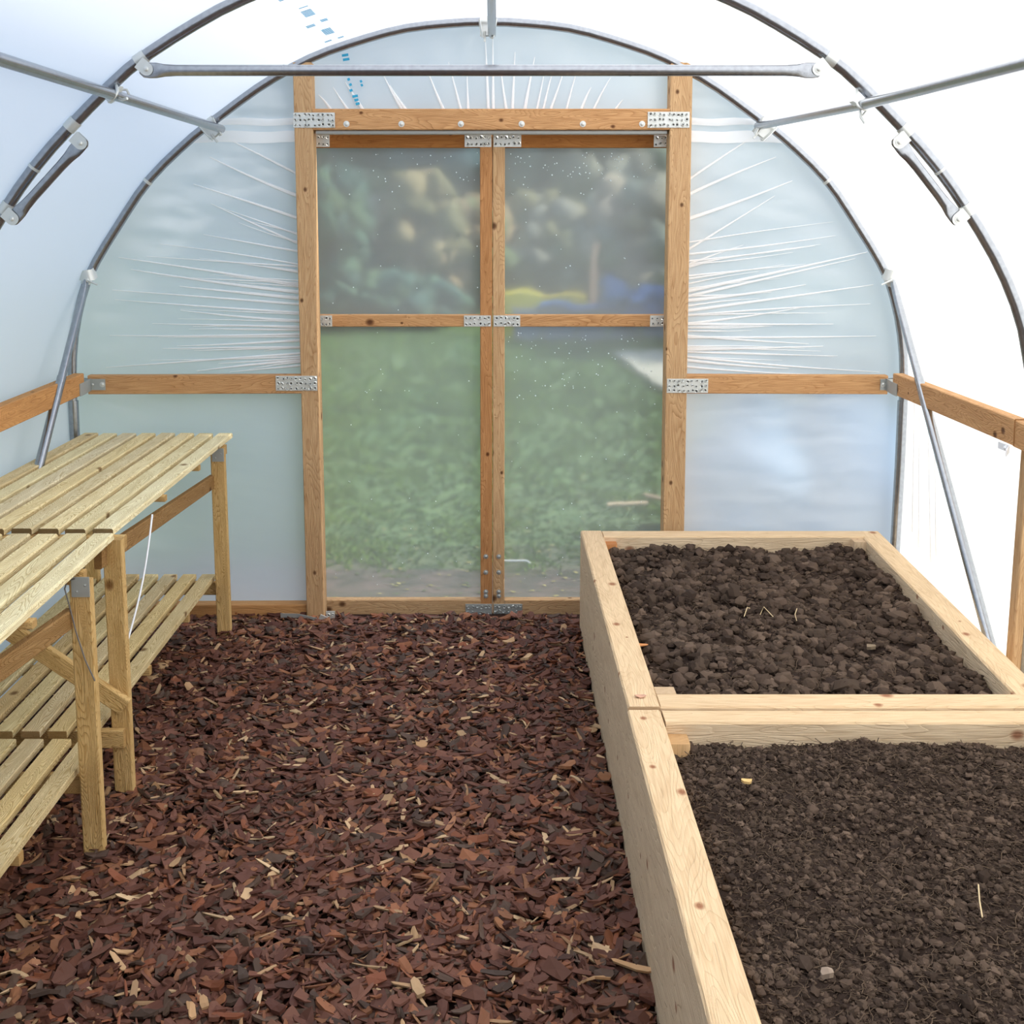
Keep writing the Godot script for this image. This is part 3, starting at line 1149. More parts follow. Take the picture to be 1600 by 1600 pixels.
func build_side_rails() -> void:
	for s: float in [-1.0, 1.0]:
		var x := -1.675 if s < 0 else 1.640
		var z0 := -4.87
		var z1 := 1.5 if s < 0 else -3.72
		var o := thing("side_rail", "orange knotty timber rail along the left film wall above the benches" if s < 0 else "timber rail along the right film wall, sunlit along its top edge", "rail", Vector3(x, 1.0, z0), "side wall rails")
		var mb := MB.new()
		beam(mb, Vector3(x, 1.018, z0), Vector3(x, 1.030 if s < 0 else 1.034, z1), 0.042, 0.085, Vector3.UP, lin(255, 244, 222) if s < 0 else Color.WHITE)
		part("timber", mb, M.rail, o)
		mb = MB.new()
		ribbon(mb, PackedVector3Array([Vector3(x - 0.023 * s, 1.0, z0 + 0.06), Vector3(x - 0.023 * s, 1.0, z0), Vector3(x - 0.015 * s, 1.0, z0 - 0.10), Vector3(x + 0.05 * s, 1.0, z0 - 0.13)]), 0.05, 0.003, Vector3.UP)
		part("bracket", mb, M.plate, o)
		if s > 0:
			mb = MB.new()
			ribbon(mb, PackedVector3Array([Vector3(x - 0.024, 0.975, -3.82), Vector3(x - 0.024, 0.978, -3.74), Vector3(x - 0.05, 0.972, -3.70)]), 0.022, 0.004, Vector3(0, 1, 0))
			bolt(mb, Vector3(x - 0.026, 0.978, -3.76), Vector3(-1, 0, 0), 0.010)
			part("strap", mb, M.white, o, "white metal strap")
			mb = MB.new()
			beam(mb, Vector3(x + 0.005, 1.03, -3.73), Vector3(x + 0.005, 1.03, -3.5), 0.045, 0.085, Vector3.UP)
			part("timber", mb, M.rail, o)
	var p := thing("side_post", "upright timber post against the right film wall behind the raised bed", "post", Vector3(1.655, 0, -3.72))
	var mb2 := MB.new()
	beam(mb2, Vector3(1.655, -0.03, -3.72), Vector3(1.668, 0.985, -3.71), 0.034, 0.05, Vector3(0, 0, 1))
	part("timber", mb2, M.post, p)


# ------------------------------------------------------------------ slatted staging
func build_benches() -> void:
	make_bench("potting_bench", "slatted pale timber bench nearest the end wall, with a shelf below", -0.0, -4.95, -3.45, -1.079, -1.109, -4.785, -3.432, true)
	make_bench("potting_bench", "slatted pale timber bench in the left foreground, cut off by the frame", 0.02, -3.40, -1.90, -1.092, -1.072, -3.093, -1.74, false)
	# white string hanging in front of the far bench
	var s := MB.new()
	var pts := PackedVector3Array()
	for i in 9:
		var t := i / 8.0
		pts.append(Vector3(-1.062, 0.778, -3.70).lerp(Vector3(-1.075, 0.46, -3.44), t) + Vector3(0.008 * sin(t * PI), -0.01 * sin(t * PI), 0))
	sweep(s, pts, 0.003, 0.003, Vector3(1, 0, 0), 8)
	solo("string", s, M.white, "white string hanging from the slats of the far bench", "string")
	var w := MB.new()
	pts = PackedVector3Array()
	var line := [Vector3(-1.085, 0.773, -3.06), Vector3(-1.106, 0.768, -3.06), Vector3(-1.114, 0.745, -3.062), Vector3(-1.104, 0.70, -3.062), Vector3(-1.090, 0.63, -3.062), Vector3(-1.069, 0.552, -3.062), Vector3(-1.046, 0.495, -3.062)]
	for i in line.size():
		pts.append(line[i])
	sweep(w, pts, 0.0022, 0.0022, Vector3(1, 0, 0), 6)
	solo("wire", w, M.wire, "thin twisted wire dangling down the leg of the foreground bench", "wire")


func make_bench(called: String, label: String, dx: float, zf: float, zn: float, xf: float, xn: float, lf: float, ln: float, full: bool) -> void:
	var o := thing(called, label, "bench", Vector3(-1.4 + dx, 0, (zf + zn) * 0.5), "slatted benches along the left wall")
	var tints := [lin(255, 252, 240), lin(246, 240, 222), lin(255, 246, 226), lin(238, 230, 214), lin(252, 240, 214), lin(244, 238, 230), lin(255, 250, 232), lin(240, 226, 204)]
	var dark := Color(0.28, 0.22, 0.16)
	# tops of the slats at 0.80
	for i in 8:
		var off := -0.0275 - i * 0.0795
		var mb := MB.new()
		var zz := rng.randf_range(-0.006, 0.006)
		beam(mb, Vector3(xf + off, 0.789, zf + zz), Vector3(xn + off, 0.789, zn + zz), 0.060, 0.022, Vector3.UP, tints[i], dark, 0.004)
		part("top_slat", mb, M.slat, o)
	# shelf slats at 0.235
	var n := 7
	for i in n:
		var off := -0.0275 - i * 0.078
		var mb := MB.new()
		beam(mb, Vector3(-1.137 + dx + off, 0.224, zf + 0.12), Vector3(-1.147 + dx + off, 0.224, zn + 0.12), 0.055, 0.022, Vector3.UP, (tints[(i + 3) % 8] as Color) * lin(244, 240, 232), dark * 2.0, 0.002)
		part("shelf_slat", mb, M.slat, o)
	# end frames
	for z in [lf, ln]:
		for x in [-1.098 + dx, -1.625 + dx]:
			var mb := MB.new()
			var lean := 0.003
			var tall := 0.775 if full else 0.762
			beam(mb, Vector3(x + lean, -0.02, z), Vector3(x - lean, tall, z), 0.056, 0.03, Vector3(0, 0, 1), Color.WHITE)
			part("leg", mb, M.leg, o)
			if z == ln and full:
				continue
			var pl := MB.new()
			beam(pl, Vector3(x, 0.718, z + 0.0165), Vector3(x, 0.772, z + 0.0165), 0.048, 0.002, Vector3(0, 0, 1))
			bolt(pl, Vector3(x + 0.012, 0.75, z + 0.0175), Vector3(0, 0, 1), 0.004)
			bolt(pl, Vector3(x - 0.010, 0.733, z + 0.0175), Vector3(0, 0, 1), 0.004)
			part("corner_plate", pl, M.plate, o)
		var bt := MB.new()
		beam(bt, Vector3(-1.655 + dx, 0.758, z - 0.03), Vector3((-1.075 if full else -1.10) + dx, 0.758, z - 0.03), 0.028, 0.038, Vector3.UP)
		part("top_bearer", bt, M.leg, o)
		bt = MB.new()
		var bz: float = z + (0.03 if z == ln else -0.03)
		beam(bt, Vector3(-1.655 + dx, 0.182, bz), Vector3(-1.082 + dx, 0.182, bz), 0.024, 0.055, Vector3.UP)
		part("shelf_bearer", bt, M.leg, o)
	# crossing diagonal in the near end frame
	var dg := MB.new()
	beam(dg, Vector3(-1.076 + dx, 0.278, ln + 0.03), Vector3(-1.60 + dx, 0.650, ln + 0.03), 0.024, 0.052, Vector3(0.5, 0.8, 0))
	part("diagonal", dg, M.leg, o)
	# long rail rising behind the right legs
	var rl := MB.new()
	if full:
		beam(rl, Vector3(-1.128, 0.633, lf + 0.0), Vector3(-1.128, 0.730, ln + 0.06), 0.022, 0.055, Vector3.UP)
	else:
		beam(rl, Vector3(-1.115, 0.656, lf + 0.0), Vector3(-1.115, 0.76, -1.9), 0.024, 0.052, Vector3.UP)
	part("long_brace", rl, M.brace, o)
	var rb := MB.new()
	beam(rb, Vector3(-1.655 + dx, 0.56, lf), Vector3(-1.655 + dx, 0.56, ln), 0.022, 0.05, Vector3.UP)
	part("long_brace", rb, M.brace, o)
	# battens that tie the slats
	for z in [lf + 0.36, lf + 0.83]:
		var bt := MB.new()
		beam(bt, Vector3(-1.68 + dx, 0.768, z), Vector3(-1.088 + dx, 0.768, z), 0.03, 0.02, Vector3.UP)
		part("batten", bt, M.leg, o)
	for z in [lf + 0.38, lf + 0.90]:
		var bt := MB.new()
		beam(bt, Vector3(-1.66 + dx, 0.198, z), Vector3(-1.14 + dx, 0.198, z), 0.028, 0.03, Vector3.UP)
		part("batten", bt, M.leg, o)


# ------------------------------------------------------------------ raised beds and soil
func build_beds() -> void:
	var H := 0.41
	var t := 0.088
	# far bed: its right board runs slightly askew
	var a := thing("raised_bed", "raised bed of pale thick boards beside the end wall, full of lumpy dark soil", "raised bed", Vector3(0.95, 0, -4.0), "raised beds")
	var zf := -4.86
	var zn := -3.095
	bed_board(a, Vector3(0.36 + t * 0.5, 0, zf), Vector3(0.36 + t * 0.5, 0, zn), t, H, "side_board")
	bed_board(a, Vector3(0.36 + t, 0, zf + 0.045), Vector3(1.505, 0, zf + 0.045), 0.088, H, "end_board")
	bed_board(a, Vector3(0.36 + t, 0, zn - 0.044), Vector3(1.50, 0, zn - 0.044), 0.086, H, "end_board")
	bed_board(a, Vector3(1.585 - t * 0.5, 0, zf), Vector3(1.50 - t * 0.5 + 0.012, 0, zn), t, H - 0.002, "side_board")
	for q in [[0.472, zf + 0.112, 0.39, 0.05], [0.475, zn - 0.114, 0.408, 0.055], [1.42, zn - 0.114, 0.38, 0.05], [1.47, zf + 0.112, 0.40, 0.05]]:
		var mb := MB.new()
		beam(mb, Vector3(q[0], 0.0, q[1]), Vector3(q[0], q[2], q[1]), q[3], 0.05, Vector3(0, 0, 1), lin(240, 190, 150) if q[0] < 0.473 else Color.WHITE)
		part("corner_block", mb, M.bed, a)
	# near bed
	var b := thing("raised_bed", "raised bed of pale thick boards in the right foreground, full of fine dark soil", "raised bed", Vector3(0.95, 0, -2.2), "raised beds")
	var z2 := -3.083
	var z3 := -1.25
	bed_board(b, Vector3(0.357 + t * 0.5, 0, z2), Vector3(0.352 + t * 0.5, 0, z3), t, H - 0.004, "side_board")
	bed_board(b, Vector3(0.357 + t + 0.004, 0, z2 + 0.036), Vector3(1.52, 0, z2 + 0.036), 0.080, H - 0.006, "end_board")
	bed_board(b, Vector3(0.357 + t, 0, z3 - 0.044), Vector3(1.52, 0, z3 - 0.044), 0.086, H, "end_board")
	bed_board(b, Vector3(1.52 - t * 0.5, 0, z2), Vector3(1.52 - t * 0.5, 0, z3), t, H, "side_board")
	var blk := MB.new()
	beam(blk, Vector3(0.476, 0.0, z2 + 0.108), Vector3(0.476, 0.374, z2 + 0.108), 0.054, 0.062, Vector3(0, 0, 1), lin(250, 232, 205))
	part("corner_block", blk, M.bed, b)

	soil_fill("lumpy dark brown soil with big clods in the raised bed by the end wall", 0.445, 1.505, zf + 0.085, zn - 0.083, 0.350, 0.018, 0.034, 0.085, 901, 6400, 0.005, 0.026, 0.6)
	soil_fill("fine dark brown soil in the raised bed in the right foreground", 0.442, 1.435, z2 + 0.072, z3 - 0.085, 0.352, 0.012, 0.02, 0.0, 77, 20000, 0.0028, 0.0105, 0.6)
	# bits lying on the beds
	var mb2 := MB.new()
	chip_shape(mb2, Vector3(0.458, 0.385, -3.62), 0.022, 0.012, 0.003, 5)
	solo("bark_scrap", mb2, tinted(sr(205, 140, 90)), "orange bark scrap on the soil against the left board of the far bed", "bark scrap")
	mb2 = MB.new()
	chip_shape(mb2, Vector3(0.40, 0.413, -3.155), 0.018, 0.009, 0.002, 9)
	solo("dry_leaf", mb2, tinted(sr(205, 160, 135)), "small pinkish dry leaf on the near left corner of the far bed", "leaf")
	mb2 = MB.new()
	chip_shape(mb2, Vector3(0.60, 0.385, -2.72), 0.016, 0.010, 0.006, 12)
	solo("wood_scrap", mb2, tinted(sr(215, 180, 120)), "yellowish wood scrap on the fine soil near the corner block", "wood scrap")
	for q in [[Vector3(0.83, 0.387, -3.875), Vector3(0.845, 0.41, -3.90), Vector3(0.855, 0.405, -3.905), "pale bent root sticking out of the far bed soil, left of its pair"], [Vector3(0.885, 0.39, -3.885), Vector3(0.90, 0.412, -3.90), Vector3(0.925, 0.388, -3.87), "pale arched root in the far bed soil, right of its pair"], [Vector3(0.995, 0.385, -3.84), Vector3(0.99, 0.405, -3.845), Vector3(1.0, 0.42, -3.86), "short white stalk standing in the middle of the far bed soil"], [Vector3(0.945, 0.372, -2.19), Vector3(0.955, 0.382, -2.23), Vector3(0.968, 0.392, -2.27), "yellow straw lying on the fine foreground soil"]]:
		mb2 = MB.new()
		sweep(mb2, PackedVector3Array([q[0], q[1], q[2]]), 0.0016, 0.0016, Vector3(1, 0, 0), 6)
		solo("root" if not String(q[3]).contains("straw") else "straw", mb2, tinted(sr(214, 190, 150)), q[3], "root" if not String(q[3]).contains("straw") else "straw")
	mb2 = MB.new()
	chip_shape(mb2, Vector3(1.175, 0.375, -3.63), 0.018, 0.013, 0.010, 3)
	solo("pebble", mb2, tinted(sr(128, 112, 92)), "light brown stone among the clods of the far bed", "stone")
	mb2 = MB.new()
	chip_shape(mb2, Vector3(0.60, 0.372, -2.02), 0.014, 0.012, 0.010, 31)
	solo("pebble", mb2, tinted(sr(150, 132, 116)), "grey stone on the foreground soil near the left board", "stone")


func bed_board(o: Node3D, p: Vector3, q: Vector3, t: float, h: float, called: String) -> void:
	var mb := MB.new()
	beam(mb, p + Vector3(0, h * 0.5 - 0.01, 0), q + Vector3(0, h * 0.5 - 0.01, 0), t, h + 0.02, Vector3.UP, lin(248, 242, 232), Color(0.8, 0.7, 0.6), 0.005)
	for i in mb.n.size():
		if absf(mb.n[i].y) < 0.3:   # rough-sawn faces, greyer, with extra light painted into their tint
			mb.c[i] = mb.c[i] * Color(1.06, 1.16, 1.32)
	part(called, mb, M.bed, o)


func tinted(c: Color) -> StandardMaterial3D:
	return plain(c, 0.8, 0.25)


func lump(sd: int, rough: float, sides := 7, rows := 5) -> ArrayMesh:
	var n := FastNoiseLite.new()
	n.seed = sd
	n.frequency = 0.9
	n.fractal_octaves = 3
	var mb := MB.new()
	var g := []
	for j in rows + 1:
		var row := PackedVector3Array()
		var ph := PI * j / rows
		for i in sides + 1:
			var th := TAU * (i % sides) / sides
			var d := Vector3(sin(ph) * cos(th), cos(ph), sin(ph) * sin(th))
			row.append(d * (1.0 + 1.5 * rough * n.get_noise_3dv(d * 1.9)) * Vector3(1.0, 0.78, 0.9))
		g.append(row)
	for j in rows:
		for i in sides:
			var a: Vector3 = g[j][i]
			var b: Vector3 = g[j][i + 1]
			var c: Vector3 = g[j + 1][i + 1]
			var d: Vector3 = g[j + 1][i]
			var fl := (c - a).cross(b - d).normalized()
			if fl.dot(a + c) < 0:
				fl = -fl
			mb.squad(a, b, c, d, fl.lerp(a.normalized(), 0.3).normalized(), fl.lerp(b.normalized(), 0.3).normalized(), fl.lerp(c.normalized(), 0.3).normalized(), fl.lerp(d.normalized(), 0.3).normalized())
	return mb.mesh()


func soil_fill(label: String, x0: float, x1: float, z0: float, z1: float, base: float, amp: float, fine: float, skew: float, sd: int, count: int, rmin: float, rmax: float, rough: float) -> void:
	var o := Node3D.new()
	o.name = numbered("bed_soil")
	o.position = Vector3((x0 + x1) * 0.5, base, (z0 + z1) * 0.5)
	add_child(o)
	o.set_meta("label", label)
	o.set_meta("category", "soil")
	o.set_meta("kind", "stuff")
	var n := FastNoiseLite.new()
	n.seed = sd
	n.frequency = 3.2
	n.fractal_octaves = 2
	var f := FastNoiseLite.new()
	f.seed = sd + 5
	f.noise_type = FastNoiseLite.TYPE_CELLULAR
	f.frequency = 16.0 if fine > 0.03 else 34.0
	f.cellular_return_type = FastNoiseLite.RETURN_DISTANCE
	var nx := 120
	var nzz := int(nx * (z1 - z0) / (x1 - x0))
	var g := []
	var heights := func(x: float, z: float) -> float:
		var xr := x1 - skew * (z - z0) / (z1 - z0)
		var e := minf(minf(x - x0, xr - x), minf(z - z0, z1 - z))
		return base + amp * (n.get_noise_2d(x, z) * 1.6 + 0.4) - fine * (f.get_noise_2d(x, z) + 0.6) - 0.018 * exp(-maxf(e, 0.0) / 0.03)
	for j in nzz + 1:
		var row := PackedVector3Array()
		var z := lerpf(z0, z1, float(j) / nzz)
		var xr := x1 - skew * (z - z0) / (z1 - z0)
		for i in nx + 1:
			var x := lerpf(x0, xr, float(i) / nx)
			row.append(Vector3(x, (heights as Callable).call(x, z), z))
		g.append(row)
	var mb := MB.new()
	lay(mb, g, Vector3.UP)
	var su := part("soil_surface", mb, M.soil, o)
	su.set_meta("kind", "stuff")
	# loose clods and crumbs
	var kinds := 4
	for k in kinds:
		var mm := MultiMesh.new()
		mm.transform_format = MultiMesh.TRANSFORM_3D
		mm.use_colors = true
		mm.mesh = lump(sd + k * 17, rough)
		mm.instance_count = count / kinds
		for i in mm.instance_count:
			var r := rmin + (rmax - rmin) * pow(rng.randf(), 2.8)
			if rng.randf() < 0.006:
				r = rmax * rng.randf_range(1.0, 1.5)
			var z := rng.randf_range(z0 + r, z1 - r)
			var xr := x1 - skew * (z - z0) / (z1 - z0)
			var x := rng.randf_range(x0 + r, xr - r)
			var y: float = (heights as Callable).call(x, z) + r * rng.randf_range(-0.1, 0.55)
			var bs := Basis(Vector3(rng.randfn(), rng.randfn(), rng.randfn()).normalized(), rng.randf() * TAU).scaled(Vector3(r, r * rng.randf_range(0.5, 1.0), r * rng.randf_range(0.7, 1.6)))
			mm.set_instance_transform(i, Transform3D(bs, Vector3(x, y, z) - o.position))
			mm.set_instance_color(i, lin(70, 57, 49).lerp(lin(96, 80, 68), rng.randf()) * rng.randf_range(0.5, 1.3))
		var mi := MultiMeshInstance3D.new()
		mi.name = "clods" if k == 0 else "clods_%03d" % k
		mi.multimesh = mm
		mi.material_override = M.clod
		mi.set_meta("kind", "stuff")
		o.add_child(mi)
	# root fibres and slivers of compost
	var fb := MB.new()
	sweep(fb, PackedVector3Array([Vector3(-1, 0, 0), Vector3(-0.3, 0.12, 0.1), Vector3(0.4, 0.1, -0.08), Vector3(1, -0.05, 0.1)]), 0.055, 0.055, Vector3.UP, 4)
	var fm := MultiMesh.new()
	fm.transform_format = MultiMesh.TRANSFORM_3D
	fm.use_colors = true
	fm.mesh = fb.mesh()
	fm.instance_count = count / 2
	for i in fm.instance_count:
		var z := rng.randf_range(z0 + 0.02, z1 - 0.02)
		var x := rng.randf_range(x0 + 0.02, x1 - skew * (z - z0) / (z1 - z0) - 0.02)
		var y: float = (heights as Callable).call(x, z) + rmax * rng.randf_range(0.1, 0.8)
		var L := rng.randf_range(0.006, 0.02)
		var bs := (Basis(Vector3.UP, rng.randf() * TAU) * Basis(Vector3(0, 0, 1), rng.randfn(0.0, 0.35))).scaled(Vector3(L, L, L))
		fm.set_instance_transform(i, Transform3D(bs, Vector3(x, y, z) - o.position))
		fm.set_instance_color(i, lin(66, 54, 46).lerp(lin(112, 94, 78), pow(rng.randf(), 2.0)))
	var fi := MultiMeshInstance3D.new()
	fi.name = "fibres"
	fi.multimesh = fm
	fi.material_override = M.clod
	fi.set_meta("kind", "stuff")
	o.add_child(fi)


# ------------------------------------------------------------------ bark mulch
# an irregular, slightly curled flake of bark round p; l and w half sizes
func chip_shape(mb: MB, p: Vector3, l: float, w: float, t: float, sd: int) -> void:
	var r := RandomNumberGenerator.new()
	r.seed = sd
	var n := 8
	var curl := r.randf_range(-0.35, 0.35)
	var twist := r.randf_range(-0.35, 0.35)
	var top := PackedVector3Array()
	var low := PackedVector3Array()
	for k in n:
		var th := TAU * k / n + r.randf_range(-0.2, 0.2)
		var q := r.randf_range(0.72, 1.1)
		# squarish flake: superellipse
		var cx := signf(cos(th)) * pow(absf(cos(th)), 0.7) * l * q
		var cz := signf(sin(th)) * pow(absf(sin(th)), 0.7) * w * q
		var y := curl * cx * cx / maxf(l, 1e-4) + twist * cx * cz / maxf(l, 1e-4)
		top.append(p + Vector3(cx, y + t * 0.5, cz))
		low.append(p + Vector3(cx * 0.97, y - t * 0.5, cz * 0.97))
	var ct := p + Vector3(0, t * r.randf_range(0.5, 0.9), 0)
	var cb := p - Vector3(0, t * 0.5, 0)
	for k in n:
		var k2 := (k + 1) % n
		var nu := (top[k] - ct).cross(top[k2] - ct).normalized()
		if nu.y < 0:
			nu = -nu
		mb.tri(ct, top[k], top[k2], nu, nu, nu)
		mb.tri(cb, low[k], low[k2], -nu, -nu, -nu)
		var on := ((top[k] + top[k2]) * 0.5 - p)
		on.y = 0
		on = on.normalized()
		mb.quad(top[k], top[k2], low[k2], low[k], on)


func chip_colour() -> Color:
	var q := rng.randf()
	var c := lin(86, 52, 43).lerp(lin(118, 77, 61), rng.randf())
	if q < 0.20:
		c = lin(68, 50, 42).lerp(lin(98, 77, 64), rng.randf())
	elif q < 0.36:
		c = lin(128, 74, 50).lerp(lin(152, 106, 76), rng.randf())
	elif q < 0.375:
		c = lin(170, 130, 92).lerp(lin(205, 170, 130), rng.randf())
	return c


func build_mulch() -> void:
	var o := Node3D.new()
	o.name = "bark_mulch"
	o.position = Vector3(-0.7, 0, -3.2)
	add_child(o)
	o.set_meta("label", "red-brown bark chip mulch covering the path between benches and raised beds")
	o.set_meta("category", "mulch")
	var shapes: Array[ArrayMesh] = []
	# broad flakes, long slivers and thick nuggets
	for q in [[1.0, 0.55, 0.16], [1.0, 0.42, 0.12], [1.0, 0.7, 0.2], [1.0, 0.16, 0.08], [1.0, 0.10, 0.07], [1.0, 0.5, 0.28], [1.0, 0.3, 0.12]]:
		for k in 2:
			var mb := MB.new()
			chip_shape(mb, Vector3.ZERO, q[0], q[1], q[2], shapes.size() * 7 + 3)
			shapes.append(mb.mesh())
	var place := func(x: float, z: float, y: float, size: float, sliver: bool) -> Transform3D:
		var bs := Basis(Vector3.UP, rng.randf() * TAU) * Basis(Vector3(1, 0, 0), rng.randfn(0.0, 0.32)) * Basis(Vector3(0, 0, 1), rng.randfn(0.0, 0.22 if not sliver else 0.15))
		return Transform3D(bs.scaled_local(Vector3.ONE * size), Vector3(x, y, z) - o.position)
	# the nearest chips, one by one
	var loose := []
	for k in 300:
		var sh := rng.randi() % shapes.size()
		var sliver := sh >= 6 and sh < 10
		var z := -1.72 - 0.9 * pow(rng.randf(), 1.3)
		var x := rng.randf_range(-1.30, 0.33)
		var sz := rng.randf_range(0.024, 0.046) * (1.5 if sliver else 1.0)
		var mi := MeshInstance3D.new()
		mi.mesh = shapes[sh]
		mi.name = "bark_chip" if k == 0 else "bark_chip_%03d" % k
		o.add_child(mi)
		mi.transform = (place as Callable).call(x, z, rng.randf_range(0.012, 0.024), sz, sliver)
		var tone := rng.randi() % 7 if k % 20 else 7
		mi.material_override = chip_tone(tone)
		loose.append(mi)
	for k in shapes.size():
		var sliver := k >= 6 and k < 10
		var mm := MultiMesh.new()
		mm.transform_format = MultiMesh.TRANSFORM_3D
		mm.use_colors = true
		mm.mesh = shapes[k]
		mm.instance_count = 2700 if not sliver else 3600
		for i in mm.instance_count:
			var z := rng.randf_range(-5.0, -1.35) if i % 8 else rng.randf_range(-1.35, 0.6)
			var x := rng.randf_range(-1.70, 0.345)
			var y := rng.randf_range(-0.012, 0.014)
			if z < -4.85:
				y -= 0.006
			var sz := rng.randf_range(0.013, 0.036) * (1.6 if sliver else 1.0)
			mm.set_instance_transform(i, (place as Callable).call(x, z, y, sz, sliver))
			var c := chip_colour()
			if sliver and rng.randf() < 0.2:
				c = lin(150, 108, 74).lerp(lin(214, 182, 142), rng.randf())
			mm.set_instance_color(i, c * rng.randf_range(0.68, 1.1))
		var inst := MultiMeshInstance3D.new()
		inst.name = "chip_layer" if k == 0 else "chip_layer_%03d" % k
		inst.multimesh = mm
		inst.material_override = M.chip
		inst.set_meta("kind", "stuff")
		o.add_child(inst)


func chip_tone(k: int) -> StandardMaterial3D:
	var key := "chip%d" % k
	if not M.has(key):
		var cs := [sr(84, 50, 40), sr(100, 62, 49), sr(70, 46, 38), sr(90, 56, 43), sr(70, 55, 47), sr(124, 72, 50), sr(106, 70, 54), sr(196, 154, 112)]
		M[key] = plain(cs[k], 0.6, 0.34)
	return M[key]


# ------------------------------------------------------------------ the garden beyond the film
func crown(sd: int, at: Vector3, size: Vector3, cols: Array, blobs: int) -> MB:
	var r := RandomNumberGenerator.new()
	r.seed = sd
	var n := FastNoiseLite.new()
	n.seed = sd
	n.frequency = 1.6
	var mb := MB.new()
	for k in blobs:
		var d := Vector3(r.randfn(), r.randfn(), r.randfn()).normalized() * pow(r.randf(), 0.4)
		var c := at + d * size * 0.8
		var s := size * (r.randf_range(0.13, 0.26) if blobs > 60 else r.randf_range(0.28, 0.45))
		s = Vector3(minf(s.x, s.y * 1.6), s.y, minf(s.z, s.y * 1.6))
		mb.col = (cols[r.randi() % cols.size()] as Color) * r.randf_range(0.65, 1.3)
		var g := []
		for j in 7:
			var row := PackedVector3Array()
			var ph := PI * j / 6.0
			for i in 9:
				var th := TAU * (i % 8) / 8.0
				var e := Vector3(sin(ph) * cos(th), cos(ph), sin(ph) * sin(th))
				row.append(c + e * s * (1.0 + 0.9 * n.get_noise_3dv(c * 3.0 + e * 2.4)))
			g.append(row)
		for j in 6:
			for i in 8:
				var a: Vector3 = g[j][i]
				var b: Vector3 = g[j][i + 1]
				var cc: Vector3 = g[j + 1][i + 1]
				var dd: Vector3 = g[j + 1][i]
				mb.squad(a, b, cc, dd, (a - c).normalized(), (b - c).normalized(), (cc - c).normalized(), (dd - c).normalized())
	mb.col = Color.WHITE
	return mb


func bush(called: String, label: String, category: String, at: Vector3, size: Vector3, cols: Array, sd: int, blobs: int, trunk: float, group: String) -> void:
	var o := thing(called, label, category, Vector3(at.x, 0, at.z), group)
	var cr := part("foliage", crown(sd, at, size, cols, blobs * 5), M.leaf, o)
	cr.set_meta("kind", "stuff")
	var mb := MB.new()
	sweep(mb, PackedVector3Array([Vector3(at.x, -0.05, at.z), Vector3(at.x + 0.05, at.y * 0.5, at.z), Vector3(at.x, at.y + size.y * 0.4, at.z)]), [trunk, trunk * 0.8, trunk * 0.35], [trunk, trunk * 0.8, trunk * 0.35], Vector3(1, 0, 0), 8, lin(110, 92, 74))
	part("trunk", mb, M.leaf, o)


